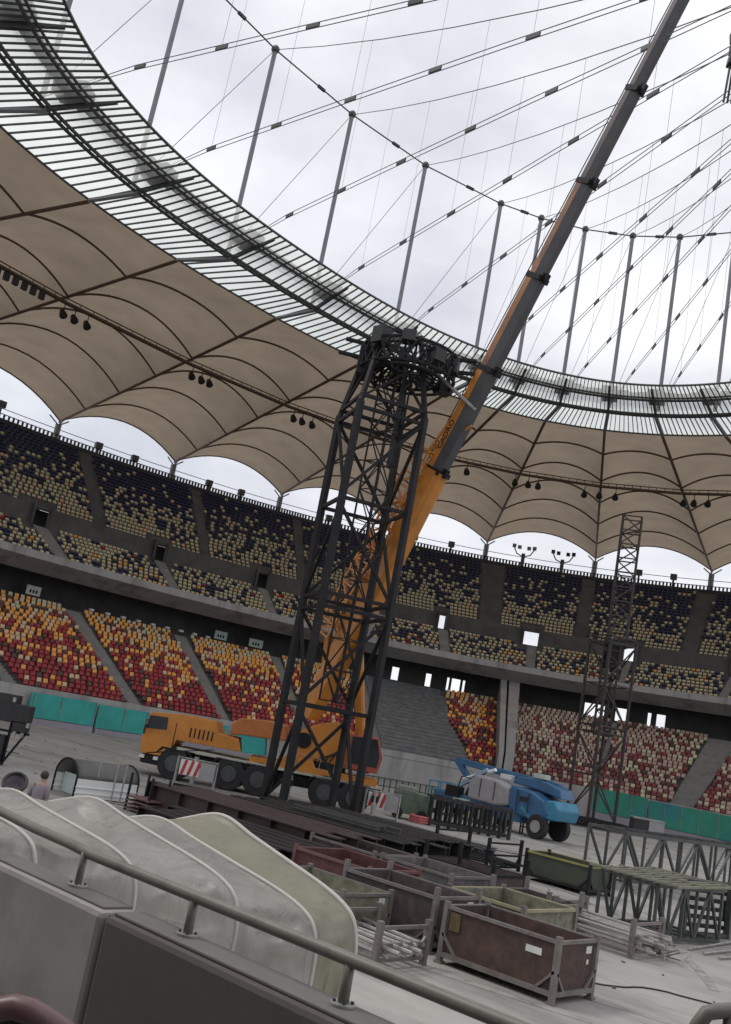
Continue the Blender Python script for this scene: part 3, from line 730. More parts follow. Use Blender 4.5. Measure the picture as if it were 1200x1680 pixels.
# far tower
fb = V((38.76, 10.69, -0)); fb.z = 0
ft = tag(empty('lattice_tower', fb), 'thin dark brown lattice tower far off in front of the right stand', 'tower')
lattice(ft, (fb.x, fb.y), 17.0, 3.1, 4, math.atan2(LR.y, LR.x) + 0.45, M_rusttower, 0.22, 0.11)
cb_ = MB(); truss_beam(cb_, (fb.x, fb.y, 8), (fb.x, fb.y, 17.2), 1.5, 1.5, 8, 0.14, up=(1, 0.5, 0)); cb_.build('inner_mast', M_rusttower, ft)
cb_ = MB(); truss_beam(cb_, (fb.x + 0.3, fb.y - 0.2, 16.6), (fb.x + 0.3, fb.y - 0.2, 29.5), 1.8, 1.8, 9, 0.17, up=(1, 0.5, 0)); cb_.build('top_mast', M_rusttower, ft)
MB().box((fb.x, fb.y, 15.5), (1.3, 1.5, 2.2), ax=LR).build('winch_housing', M_steel_d, ft)

# ------------------------------------------------------------ mobile crane
CO = V((-13.84, 9.94, -0.07)); CO.z = 0
crane = tag(empty('mobile_crane', CO), 'orange mobile crane with a raised telescopic boom, parked behind the black lattice tower', 'crane')
NEAR, FAR = -1.35, 1.35
def cpr(poly, m, name, b0=NEAR, b1=FAR, bevel=0.03, par=None):
    return MB().prism(poly, CO, LR, b0, b1).build(name, m, par or crane, bevel=bevel)
body = cpr([(0.1, 1.1), (0, 1.8), (0.12, 2.87), (0.26, 3.29), (1.91, 3.46), (3.75, 3.4), (4.04, 2.84), (5.16, 2.75), (5.44, 2.09), (1.89, 2.08), (1.51, 1.11)], M_orange, 'carrier_cab')
cpr([(0.13, 2.41), (0.2, 3.11), (1.2, 3.16), (1.25, 2.52)], M_window, 'side_window', NEAR - 0.03, NEAR + 0.02, 0)
cpr([(0.22, 0.61), (0.08, 1.04), (1.52, 1.04), (1.49, 0.59)], M_steel_d, 'bumper')
for q in (0.25, 1.0):
    MB().box(CO + LR * q + WR * (NEAR - 0.06) + V((0, 0, 0.95)), (0.25, 0.08, 0.18), ax=LR).build('headlight', M_white, crane)
cpr([(0.9, 0.85), (13.2, 0.85), (13.2, 1.42), (0.9, 1.42)], M_steel_d, 'chassis', -0.9, 0.9)
cpr([(2.0, 1.60), (13.0, 1.52), (13.0, 1.62), (2.0, 1.74)], mat('pale_deck', (0.42, 0.44, 0.36), 0.6, 0.1, 2), 'deck', NEAR - 0.02, FAR, 0)
cpr([(5.9, 1.66), (12.9, 1.62), (12.9, 1.95), (9.5, 2.0), (9.3, 2.35), (7.8, 2.35), (7.6, 2.0), (5.9, 2.0)], M_orange, 'deck_locker', -1.2, 1.25)
cpr([(5.46, 2.09), (5.25, 2.93), (6.58, 3.01), (6.73, 2.13)], M_teal, 'hose_box', -1.3, -0.5)
for l in (1.95, 5.0, 6.6, 10.2, 11.8):
    for b in (NEAR + 0.2, FAR - 0.2):
        c = CO + LR * l + WR * b + V((0, 0, 0.86))
        wh = MB().disc(c, WR, 0.86, 0.42, 24).build('wheel', M_tyre, crane, bevel=0.06)
        rm = MB().disc(c + WR * (-0.22 if b < 0 else 0.22), WR, 0.42, 0.06, 16).build('rim', M_steel_g, wh)
    MB().prism([(l - 1.0, 1.3), (l - 0.75, 1.62), (l + 0.75, 1.62), (l + 1.0, 1.3), (l + 0.9, 1.3), (l + 0.65, 1.52), (l - 0.65, 1.52), (l - 0.9, 1.3)], CO, LR, NEAR - 0.02, NEAR + 0.45).build('mudguard', M_steel_d, crane)
for l in (3.4, 8.4, 12.9):
    MB().bar(CO + LR * l + WR * -2.9 + V((0, 0, 1.1)), CO + LR * l + WR * 1.2 + V((0, 0, 1.1)), 0.35, 0.3).build('outrigger_beam', M_steel_d, crane)
    MB().tube([CO + LR * l + WR * -2.8 + V((0, 0, 0.1)), CO + LR * l + WR * -2.8 + V((0, 0, 1.5))], 0.12, 8).build('outrigger_jack', M_galv, crane)
for k in range(6):
    MB().bar(CO + LR * (2.55 + k * 0.24) + WR * (NEAR - 0.015) + V((0, 0, 2.35)), CO + LR * (2.55 + k * 0.24) + WR * (NEAR - 0.015) + V((0, 0, 2.85)), 0.03, 0.09).build('louvre', M_steel_d, crane)
MB().tube([CO + LR * 0.35 + WR * (NEAR - .02) + V((0, 0, 2.9)), CO + LR * 0.15 + WR * (NEAR - .35) + V((0, 0, 2.85)), CO + LR * 0.15 + WR * (NEAR - .35) + V((0, 0, 2.2))], 0.03, 6).box(CO + LR * 0.15 + WR * (NEAR - .36) + V((0, 0, 2.35)), (0.08, 0.22, 0.5), ax=LR).build('mirror', M_black, crane)
MB().bar(CO + LR * 1.72 + WR * (NEAR - .012) + V((0, 0, 1.3)), CO + LR * 1.72 + WR * (NEAR - .012) + V((0, 0, 2.95)), 0.02, 0.04).build('door_seam', M_steel_d, crane)
MB().bar(CO + LR * 0.45 + WR * (NEAR - .02) + V((0, 0, 1.15)), CO + LR * 4.0 + WR * (NEAR - .02) + V((0, 0, 1.95)), 0.02, 0.05).build('trim_stripe', M_steel_d, crane)
for k in range(3):
    MB().tube([CO + LR * (6.3 + k * 2.1) + WR * (NEAR + .1) + V((0, 0, 1.95)), CO + LR * (6.3 + k * 2.1) + WR * (NEAR + .1) + V((0, 0, 2.55)), CO + LR * (7.6 + k * 2.1) + WR * (NEAR + .1) + V((0, 0, 2.5)), CO + LR * (7.6 + k * 2.1) + WR * (NEAR + .1) + V((0, 0, 1.9))], 0.025, 6).build('deck_handrail', M_galv, crane)
for k in range(4):
    MB().tube([CO + LR * (9.0 + .3 * k) + WR * -1.0 + V((0, 0, 1.9)), CO + LR * (9.5 + .3 * k) + WR * -1.05 + V((0, 0, 2.5 + .1 * k)), CO + LR * (10.6 + .1 * k) + WR * -.98 + V((0, 0, 2.9 + .2 * k))], 0.035, 6).build('hydraulic_hose', M_black, crane)
MB().tube([CO + LR * 8.6 + WR * -1.0 + V((0, 0, 3.3)), CO + LR * 8.6 + WR * 0.7 + V((0, 0, 3.3))], 0.42, 16).build('winch_drum', M_steel_d, crane)
# superstructure
cpr([(4.68, 2.86), (4.64, 3.51), (5.07, 3.85), (6.47, 3.98), (7.5, 3.9), (7.67, 3.08), (5.33, 2.98)], mat('counterweight_orange', (0.40, 0.13, 0.03), 0.5, 0.15, 1.0), 'counterweight', -1.3, 1.3, 0.06)
cpr([(4.66, 2.92), (4.38, 3), (4.64, 3.64), (4.84, 3.68)], M_galv, 'hose_reel', -0.6, 0.6)
cpr([(7.9, 2.3), (8.1, 3.6), (9.2, 4.3), (10.2, 4.6), (11.2, 4.2), (11.6, 3.0), (12.4, 2.6), (12.4, 2.2)], M_orange, 'slewing_frame', -0.9, 0.6, 0.05)
MB().tube([CO + LR * 10 + V((0, 0, 1.9)), CO + LR * 10 + V((0, 0, 2.35))], 1.1, 24).build('turntable', M_steel_d, crane)
cab = cpr([(11.1, 2.3), (11.1, 4.1), (12.6, 4.15), (12.9, 3.2), (12.8, 2.3)], mat('cab_red', (0.34, 0.07, 0.05), 0.45, 0.1, 2), 'operator_cab', -1.5, -0.7, 0.05)
MB().prism([(11.2, 2.6), (11.2, 4.0), (12.52, 4.04), (12.78, 3.2), (12.72, 2.6)], CO, LR, -1.54, -1.49).build('cab_window', M_window, cab)
MB().prism([(12.6, 2.5), (12.65, 3.15), (12.5, 4.0), (12.64, 4.0), (12.94, 3.15), (12.84, 2.5)], CO, LR, -1.4, -0.8).build('windscreen', M_window, cab)
cpr([(12.2, 2.94), (12.12, 3.38), (12.75, 3.24), (12.84, 2.73)], M_orange, 'rear_locker', -1.2, 1.2)
# boom
B0 = V((-8.34, 3.03, 5.15)); B1 = V((-9.45, -13.77, 42.24))
bd = (B1 - B0).normalized(); bs = V((0, 0, 1)).cross(bd).normalized(); bu = bd.cross(bs)
def boom_sec(a, b, w0, h0, w1, h1, name, par, drop=0.34, mo=None, mu=None):
    p, q = B0 + bd * a, B0 + bd * b
    sd = MB(); un = MB()
    ring_ = lambda c, w_, h_: [c - bs * w_ / 2 - bu * h_ * drop, c - bs * w_ * 0.30 - bu * h_ / 2, c + bs * w_ * 0.30 - bu * h_ / 2, c + bs * w_ / 2 - bu * h_ * drop, c + bs * w_ / 2 + bu * h_ / 2, c - bs * w_ / 2 + bu * h_ / 2]
    A, B_ = ring_(p, w0, h0), ring_(q, w1, h1); mb = MB()
    mb.add(A + B_, [])
    for k in range(6):
        mb.f.append([k, (k + 1) % 6, 6 + (k + 1) % 6, 6 + k]); mb.mi.append(1 if k in (0, 1, 2) else 0)
    mb.f.append(list(range(6))[::-1]); mb.mi.append(0); mb.f.append(list(range(6, 12))); mb.mi.append(0)
    return mb.build(name, [mo or M_orange, mu or M_boomg], par)
LB = (B1 - B0).length
base = boom_sec(-0.6, 5.5, 0.8, 0.9, 1.15, 1.35, 'boom_base', crane, 0.34, None, M_orange)
boom_sec(5.5, 14.6, 1.15, 1.35, 1.05, 1.2, 'boom_base', crane, 0.34, None, M_orange)
SEC = [(14.6, 20.6, .88, .98), (20.6, 26.0, .80, .90), (26.0, 31.4, .71, .80), (31.4, 36.6, .63, .71), (36.6, 46.5, .56, .63)]
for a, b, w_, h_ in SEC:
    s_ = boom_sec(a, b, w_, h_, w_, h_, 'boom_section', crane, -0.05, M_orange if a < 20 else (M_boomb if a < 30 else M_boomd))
    c = B0 + bd * a
    col = MB(); 
    for k, (x, y) in enumerate(((0, 1), (0, -1), (1, 0), (-1, 0))):
        col.box(c + bs * x * (w_ / 2 + 0.04) + bu * y * (h_ / 2 + 0.04), (0.28, w_ + 0.12 if x == 0 else 0.07, 0.07 if x == 0 else h_ + 0.12), ax=bd, ay=bs)
    col.build('boom_collar', M_steel_d, s_)
    br = MB(); br.bar(c + bu * (h_ / 2), c + bu * (h_ / 2 + 0.45) + bd * 0.25, 0.10); br.box(c - bu * (h_ / 2 + 0.16) + bd * 0.1, (0.5, 0.25, 0.24), ax=bd, ay=bs); br.bar(c - bu * (h_ / 2 + 0.16), c + bu * (h_ / 2), 0.12)
    br.build('sheave_bracket', M_steel_d, s_)
MB().tube([B0 + bd * 14.8 + bu * 1.1, B0 + bd * 45 + bu * 0.62], 0.03, 5).build('hoist_rope', M_steel_d, crane)
# maker's stencil rendered as raised letters on the boom flank
def text(body, size, loc, ax, up, m, par, name='lettering'):
    cu = bpy.data.curves.new(name, 'FONT'); cu.body = body; cu.size = size; cu.extrude = 0.01; cu.align_x = 'CENTER'
    o = bpy.data.objects.new(name, cu); C.objects.link(o); bpy.context.view_layer.update()
    dg = bpy.context.evaluated_depsgraph_get(); me = bpy.data.meshes.new_from_object(o.evaluated_get(dg)); bpy.data.objects.remove(o)
    o = bpy.data.objects.new(name, me); C.objects.link(o); me.materials.append(m)
    ax = V(ax).normalized(); up = V(up).normalized(); nz = ax.cross(up); loc = V(loc)
    if par is not None: loc = loc - par.location; o.parent = par
    o.matrix_local = Matrix(((ax.x, up.x, nz.x, loc.x), (ax.y, up.y, nz.y, loc.y), (ax.z, up.z, nz.z, loc.z), (0, 0, 0, 1)))
    return o
nside = -bs if (-bs).dot(CP - B0) > 0 else bs
cpt = B0 + bd * 16.6 + nside * (.88 / 2 + 0.012) + bu * 0.13
axl = bd if bd.cross(bu).dot(nside) > 0 else -bd
text('CADRO', 0.48, cpt, axl, axl.cross(bd).cross(bd) if False else nside.cross(axl), M_steel_d, crane)
# luffing ram
MB().tube([CO + LR * 11.9 + V((0, 0, 2.5)), CO.lerp(CO, 0) + (B0 + bd * 4.2 - bu * 0.9 - CO)], 0.28, 12).build('luffing_cylinder', M_orange, crane)
MB().tube([B0 + bd * 4.2 - bu * 0.9, B0 + bd * 6.4 - bu * 0.85], 0.17, 10).build('luffing_rod', M_galv, crane)
# folded lattice jib beside the boom
J0 = B0 + bd * 3.8 + bu * 1.25 + nside * 0.4; J1 = B0 + bd * 15.4 + bu * 0.9 + nside * 0.4
jb = MB(); truss_beam(jb, J0, J1, 1.0, 1.05, 15, 0.10, up=bu, rb=0.075); jb.build('lattice_jib', M_orange, crane)
jb = MB(); jb.bar(J1, B0 + bd * 18.5 + bu * 0.7, 0.12); jb.bar(J1, B0 + bd * 17.6 - bu * 0.7, 0.10); jb.build('jib_stay', M_orange, crane); MB().bar(J0, B0 + bd * 1.8 + bu * 0.6, 0.3).build('jib_bracket', M_orange, crane)

# ------------------------------------------------------------ blue boom lift
lift = tag(empty('boom_lift', V((7.43, 0.32, 0))), 'blue articulated boom lift with grey counterweight, folded down on the pitch', 'boom lift'); lift.scale = (0.97, 0.97, 0.97)
LO = lift.location.copy(); LO.z = 0; LA = V((-0.10, -1, 0)).normalized(); LW = V((0, 0, 1)).cross(LA)
def lpr(poly, b0, b1, m, name, bevel=0.04, par=None): return MB().prism(poly, LO, LA, b0, b1).build(name, m, par or lift, bevel=bevel)
lpr([(-5.4, 0.75), (-5.2, 1.5), (-1.0, 1.6), (1.6, 1.5), (2.4, 1.1), (2.4, 0.7), (-5.0, 0.6)], -1.0, 1.0, M_blue, 'chassis')
lpr([(-1.9, 1.5), (-2.0, 2.6), (-1.4, 3.1), (0.2, 3.0), (1.4, 2.7), (1.5, 1.6), (0.4, 1.4)], -1.35, 0.2, M_cweight, 'counterweight', 0.15)
lpr([(1.5, 1.5), (1.45, 2.9), (3.2, 2.75), (4.2, 2.3), (4.7, 1.6), (4.2, 1.2), (2.6, 1.1)], -1.25, 1.2, M_blue, 'engine_cover', 0.12)
lpr([(4.1, 1.3), (4.3, 2.4), (4.9, 2.5), (5.3, 2.0), (5.1, 1.3)], -1.2, 1.2, M_blue_l, 'hood', 0.1)
lpr([(0.8, 3.0), (1.2, 3.5), (3.0, 3.6), (4.6, 3.2), (4.8, 2.6), (2.8, 2.9)], -0.3, 1.1, M_blue, 'turret', 0.08)
for l, r_ in ((-4.6, 0.62), (-0.6, 0.62), (3.9, 0.75)):
    for b in (-1.15, 1.15):
        wh = MB().disc(LO + LA * l + LW * b + V((0, 0, r_)), LW, r_, 0.45, 20).build('wheel', M_tyre, lift, bevel=0.05)
        MB().disc(LO + LA * l + LW * (b * 1.2) + V((0, 0, r_)), LW, r_ * 0.5, 0.06, 14).build('rim', M_cweight, wh)
MB().bar(LO + LA * 3.9 + LW * -1.3 + V((0, 0, 0.8)), LO + LA * 2.6 + LW * -1.3 + V((0, 0, 1.7)), 0.14, 0.2).build('axle_strut', M_blue_l, lift)
MB().bar(LO + LA * 4.2 + LW * 0.3 + V((0, 0, 3.3)), LO + LA * -4.6 + LW * 0.3 + V((0, 0, 3.7)), 0.38, 0.42).build('upper_arm', M_blue, lift, bevel=0.03)
MB().bar(LO + LA * -4.7 + LW * 0.3 + V((0, 0, 3.75)), LO + LA * -2.2 + LW * 0.3 + V((0, 0, 1.7)), 0.34, 0.4).build('lower_arm', M_blue, lift, bevel=0.03)
MB().bar(LO + LA * -1.2 + LW * -0.5 + V((0, 0, 3.5)), LO + LA * -4.2 + LW * -0.5 + V((0, 0, 1.6)), 0.22, 0.24).build('jib_arm', mat('pale_blue', (0.25, 0.38, 0.48), 0.5, 0.1, 2), lift)
MB().tube([LO + LA * -0.6 + LW * -0.4 + V((0, 0, 3.6)), LO + LA * -3.2 + LW * -0.4 + V((0, 0, 2.6))], 0.12, 8).build('hydraulic_cylinder', M_silver, lift)
bk = MB()
for z in (1.0, 1.5, 2.05):
    c = LO + LA * -5.3
    for a, b in (((-.5, -.9), (.5, -.9)), ((.5, -.9), (.5, .9)), ((.5, .9), (-.5, .9)), ((-.5, .9), (-.5, -.9))):
        bk.bar(c + LA * a[0] + LW * a[1] + V((0, 0, z)), c + LA * b[0] + LW * b[1] + V((0, 0, z)), 0.07)
for x in (-.5, .5):
    for y in (-.9, 0, .9): bk.bar(LO + LA * (-5.3 + x) + LW * y + V((0, 0, 0.95)), LO + LA * (-5.3 + x) + LW * y + V((0, 0, 2.05)), 0.07)
bk.build('work_basket', M_blue_l, lift)
for l, z in ((0.2, 3.3), (2.9, 3.75)):
    MB().box(LO + LA * l + V((0, 0, z)), (0.9, 0.6, 0.3), ax=LA).build('tool_tray', M_white if l < 1 else M_pale, lift, bevel=0.02)

for k in range(5):
    r0 = random.Random(40 + k); a_ = r0.uniform(-3.4, -1.0)
    MB().tube([LO + LA * a_ + LW * -.9 + V((0, 0, 1.6)), LO + LA * (a_ + .4) + LW * -1.0 + V((0, 0, r0.uniform(2.2, 3.0))), LO + LA * (a_ + 1.3) + LW * -.7 + V((0, 0, r0.uniform(2.6, 3.4)))], 0.045, 6).build('hydraulic_hose', M_black, lift)
for l, z0_, z1_ in ((2.2, 1.4, 2.7), (3.1, 1.35, 2.6), (-.9, 1.7, 2.9), (.3, 1.7, 2.85)):
    MB().bar(LO + LA * l + LW * -1.36 + V((0, 0, z0_)), LO + LA * l + LW * -1.36 + V((0, 0, z1_)), 0.05, 0.05).build('panel_gap', M_black, lift)
MB().box(LO + LA * 2.65 + LW * -1.27 + V((0, 0, 2.2)), (0.6, 0.03, 0.3), ax=LA).build('vent_grille', M_black, lift)
MB().box(LO + LA * -3.4 + LW * -.95 + V((0, 0, 1.7)), (1.2, 0.6, 0.7), ax=LA).build('battery_box', M_steel_d, lift, bevel=0.04)
MB().box(LO + LA * -2.6 + LW * -1.02 + V((0, 0, 1.15)), (1.5, 0.1, 0.4), ax=LA).build('decal_panel', M_pale, lift)

# ------------------------------------------------------------ steel stillage bins on the ground
def bin_(x0, x1, y0, y1, h, m, mf, label, name='storage_bin', foot=0.16, group='open steel storage bins on the pitch', plates=((1, 0.75),), inside=None, edge=None, tall=0.10, braces=True, stain=None):
    cx, cy = (x0 + x1) / 2, (y0 + y1) / 2; o = empty(name, (cx, cy, 0)); t = 0.03
    for nm, a, b in (('side_panel', (x0, y0 + .08, foot), (x0 + t, y1 - .08, h)), ('side_panel', (x1 - t, y0 + .08, foot), (x1, y1 - .08, h)),
                     ('end_panel', (x0 + .08, y0, foot), (x1 - .08, y0 + t, h)), ('end_panel', (x0 + .08, y1 - t, foot), (x1 - .08, y1, h)), ('floor_panel', (x0 + .04, y0 + .04, foot), (x1 - .04, y1 - .04, foot + t))):
        MB().bbox(a, b).build(nm, m, o)
    for px in (x0, x1):
        for py in (y0, y1):
            p = MB().bbox((px - .055, py - .055, 0), (px + .055, py + .055, h + tall)); p.bbox((px - .09, py - .09, 0), (px + .09, py + .09, 0.05)); p.build('corner_post', mf, o)
    e = MB()
    for py in (y0 - .012, y1 + .012): e.bar((x0, py, h - 0.01), (x1, py, h - 0.01), 0.07, 0.07)
    for px in (x0 - .012, x1 + .012): e.bar((px, y0, h - 0.01), (px, y1, h - 0.01), 0.07, 0.07)
    e.build('top_rail', edge or mf, o)
    e = MB()
    for py in (y0 - .014, y1 + .014): e.bar((x0, py, foot + .03), (x1, py, foot + .03), 0.08, 0.10)
    for px in (x0 - .014, x1 + .014): e.bar((px, y0, foot + .03), (px, y1, foot + .03), 0.08, 0.10)
    if braces:
        for px, s_ in ((x0, 1), (x1, -1)):
            e.bar((px, y0 - .03, foot + 0.42), (px + s_ * 0.34, y0 - .03, foot + .05), 0.05)
            e.bar((px, y1 + .03, foot + 0.42), (px + s_ * 0.34, y1 + .03, foot + .05), 0.05)
        for py, s_ in ((y0, 1), (y1, -1)):
            e.bar((x0 - .03, py, foot + 0.45), (x0 - .03, py + s_ * 0.40, foot + .05), 0.05)
            e.bar((x1 + .03, py, foot + 0.45), (x1 + .03, py + s_ * 0.40, foot + .05), 0.05)
    e.build('base_frame', mf, o)
    for (face, z) in plates:
        if face == 1: MB().bbox((x1 - 0.42, y0 - 0.015, h * z), (x1 - 0.20, y0 - 0.004, h * z + 0.14)).build('label_plate', M_white, o)
        if face == 2: MB().bbox((x0 - 0.015, y0 + 0.35, h * z), (x0 - 0.004, y0 + 0.72, h * z + 0.13)).build('label_plate', M_white, o)
        if face == 3: MB().bbox((x1 - 0.36, y0 - 0.015, h * z), (x1 - 0.28, y0 - 0.004, h * z + 0.09)).build('label_plate', M_white, o)
    tag(o, label, 'storage bin', group)
    return o
b1 = bin_(-29.65, -28.10, -25.30, -22.55, 1.16, M_rust, M_binf, 'rusty brown open steel bin in the foreground, nearest the camera', plates=((1, .78), (2, .70), (3, .60)))
MB().bbox((-29.672, -22.95, 0.70), (-29.655, -22.68, 1.08)).build('ochre_patch', mat('ochre_patch', (0.11, 0.075, 0.03), 0.8, 0.35, 9), b1)
lid = MB().hexa([(-29.5, -24.6, 0.78), (-28.3, -24.6, 0.78), (-28.3, -23.1, 0.88), (-29.5, -23.1, 0.88), (-29.5, -24.6, 0.82), (-28.3, -24.6, 0.82), (-28.3, -23.1, 0.92), (-29.5, -23.1, 0.92)]).build('loose_sheet', M_bingrey)
tag(lid, 'grey loose sheet lying inside the rusty brown front bin', 'metal sheet')
bin_(-26.6, -24.1, -22.6, -20.4, 1.05, M_binol, M_binf, 'olive open bin with a pale yellow top rail behind the rusty front bin', edge=mat('ochre_rail', (0.30, 0.27, 0.17), 0.6, 0.15, 3), plates=())
bin_(-29.25, -27.6, -21.95, -19.2, 1.18, M_bindk, M_binf, 'dark brown bin with a white plate, left of the rusty front bin', plates=((1, .80),), tall=0.22)
bin_(-31.2, -29.55, -20.9, -18.3, 1.0, M_binol, M_binf, 'dark olive bin with a white plate, half hidden by the beige tent', plates=((1, .78),))
bin_(-24.85, -22.8, -19.2, -16.7, 1.05, M_bingrey, M_binf, 'grey open bin with a white plate behind the dark brown bin', plates=((1, .5),))
bin_(-27.75, -25.7, -18.7, -16.0, 1.05, M_binred, mat('red_frame', (0.15, 0.07, 0.066), 0.6, 0.15, 3), 'dark red open bin with red rails between beige tent and grey bin', plates=())
bin_(-24.6, -22.6, -16.2, -13.6, 1.0, M_bindk, M_binf, 'dark brown open bin directly behind the grey bin', plates=())
bin_(-21.6, -19.7, -18.4, -15.8, 0.95, M_bindk, M_steel_d, 'low dark bin with tall corner stakes right of the grey bin', plates=(), tall=0.5)
bin_(-23.4, -21.6, -21.4, -19.6, 0.85, M_bindk, M_binf, 'small dark bin between the olive bin and the grey bin', plates=(), tall=0.35)
bin_(-12.7, -11.0, -16.9, -14.1, 1.05, mat('green_grey_panel', (0.045, 0.05, 0.035), 0.7, 0.2, 2), M_steel_d, 'dark green bin with a yellow-green rim beside the grey lattice trusses', edge=M_yel, plates=())

def heap(x0, x1, y0, y1, z, n, m, label, seed, ln=(0.25, 0.7), r_=0.03):
    r0 = random.Random(seed); mb = MB()
    for k in range(n):
        p = V((r0.uniform(x0 + .3, x1 - .3), r0.uniform(y0 + .35, y1 - .35), z + r0.uniform(0, .22))); a = r0.uniform(0, 3.14); l = r0.uniform(*ln) / 2
        d = V((math.cos(a), math.sin(a), r0.uniform(-.15, .15))) * l
        mb.bar(p - d, p + d, r_ * 2 * r0.uniform(.7, 1.6), r_ * 2)
    tag(mb.build('scaffold_fittings', m), label, 'fittings', kind='stuff')
heap(-29.55, -28.2, -25.2, -22.6, 0.30, 90, M_binf, 'heap of small steel fittings inside the rusty front bin', 1)
heap(-26.5, -24.2, -22.5, -20.5, 0.45, 110, M_galv, 'heap of steel fittings inside the olive bin', 2)
heap(-29.2, -27.7, -21.9, -19.3, 0.55, 90, M_rust, 'heap of rusty fittings inside the dark brown bin', 3)
heap(-24.8, -22.9, -19.1, -16.8, 0.55, 100, M_galv, 'heap of pale steel fittings inside the grey bin', 4)
heap(-27.7, -25.8, -18.6, -16.1, 0.5, 90, M_bindk, 'heap of dark fittings inside the dark red bin', 5)
heap(-12.6, -11.1, -16.8, -14.2, 0.6, 80, M_steel_g, 'heap of grey fittings inside the dark green bin', 6)
for k, (x_, y_, lb) in enumerate(((-24.5, -27.0, 'black cable snaking over the floor right of the rusty front bin'), (-17.0, -19.5, 'black cable lying on the floor in front of the dark green bin'), (-6.0, -8.0, 'black cable lying on the pale floor before the blue boom lift'), (-20.0, 12.0, 'black cable lying on the floor left of the crane'))):
    r0 = random.Random(60 + k); P_ = [V((x_, y_, 0.02))]; a = r0.uniform(0, 6)
    for q in range(34): a += r0.uniform(-.5, .5); P_.append(P_[-1] + V((math.cos(a), math.sin(a), 0)) * 0.3)
    tag(MB().tube(P_, 0.018, 5).build('power_cable', M_black, smooth=True), lb, 'cable')
r0 = random.Random(77); lt = MB()
for k in range(420):
    x_, y_ = r0.uniform(-33, 30), r0.uniform(-30, 24)
    if (x_ / 47) ** 2 + (y_ / 35) ** 2 > 1: continue
    sz = r0.uniform(.03, .13); a = r0.uniform(0, 3)
    lt.box((x_, y_, 0.015), (sz, sz * r0.uniform(.3, 1), 0.03), ax=(math.cos(a), math.sin(a), 0))
tag(lt.build('floor_litter', M_conc), 'small scraps and offcuts scattered over the pale pitch cover', 'litter', kind='stuff')

M_tyrem = mat('tyre_rubbed_floor', (0.20, 0.19, 0.175), 0.8, 0.3, 1.2, stain=(0.33, 0.315, 0.292), stain_scale=1.0, stain_lo=0.42, stain_hi=0.55)
for k, (x_, y_, a, cv_, n_, hh_) in enumerate(((-27.0, -29.0, 1.9, -.012, 60, .006), (-22.0, -27.5, 0.5, .015, 70, .008), (-6.0, -18.0, 1.3, .010, 70, .006), (0.0, -10.0, .6, -.02, 60, .010), (-10.0, 8.0, 2.2, .02, 60, .006), (-18.0, 14.0, .4, -.01, 70, .008))):
    for of in (0, 1.9):
        mb = MB(); p = V((x_, y_, hh_)); an = a; pts = []
        for q in range(n_):
            d_ = V((math.cos(an), math.sin(an), 0)); sd_ = V((-d_.y, d_.x, 0)); pts += [p + sd_ * (of - .13), p + sd_ * (of + .13)]; p = p + d_ * .4; an += cv_
        mb.add(pts, [(2 * q, 2 * q + 1, 2 * q + 3, 2 * q + 2) for q in range(n_ - 1)]); tag(mb.build('tyre_track', M_tyrem), kind='structure')

# bundles of pipes in racks
def rack(x0, x1, y0, y1, h, m, label, n=6, seed=1, m2=None, short=''):
    o = empty('pipe_rack', ((x0 + x1) / 2, (y0 + y1) / 2, 0)); r0 = random.Random(seed)
    for px in (x0, x1):
        for py in (y0, y1):
            q = MB().bbox((px - .06, py - .06, 0), (px + .06, py + .06, h)); q.build('corner_post', m, o)
    e = MB()
    for z in (0.15, 0.48 * h, 0.85 * h):
        for py in (y0, y1): e.bar((x0, py, z), (x1, py, z), 0.07)
    for px in (x0, x1): e.bar((px, y0, 0.15), (px, y1, 0.15), 0.08)
    for py in (y0, y1):
        e.bar((x0, py, 0.6), (x0 + 0.35, py, 0.2), 0.05); e.bar((x1, py, 0.6), (x1 - 0.35, py, 0.2), 0.05)
    e.build('frame', m, o)
    tag(o, label, 'pipe rack', 'pipe racks on the pitch')
    for k in range(n):
        x = x0 + 0.12 + (x1 - x0 - 0.24) * (k % 5) / 4; z = 0.27 + 0.13 * (k // 5) + r0.uniform(0, .02)
        a = r0.uniform(-.35, .5); b = r0.uniform(-.3, .7)
        t = MB().tube([(x, y0 - 0.1 - a, z), (x + r0.uniform(-.08, .08), y1 + b, z + r0.uniform(0, .08))], 0.045, 7).build('steel_pipe', m2 or m)
        tag(t, '%s steel pipe from the left in the %s layer of the %s' % (ordw(k % 5 + 1), ordw(k // 5 + 1), short), 'pipe', 'pipes lying in the %s' % short)
rack(-22.3, -20.55, -23.35, -21.0, 1.0, M_binf, 'grey rack of steel pipes right of the rusty front bin, below the trusses', 15, 2, M_galv, 'rack below the trusses')
rack(-31.9, -30.3, -22.6, -21.2, 0.9, M_binf, 'small grey rack of pipes in front of the olive bin, beside the tent', 10, 3, M_galv, 'rack beside the tent')
rack(-13.6, -11.2, -12.9, -10.3, 1.25, M_steel_d, 'dark flat rack with tall stakes behind the dark green bin', 5, 4, M_steel_d, 'dark flat rack')

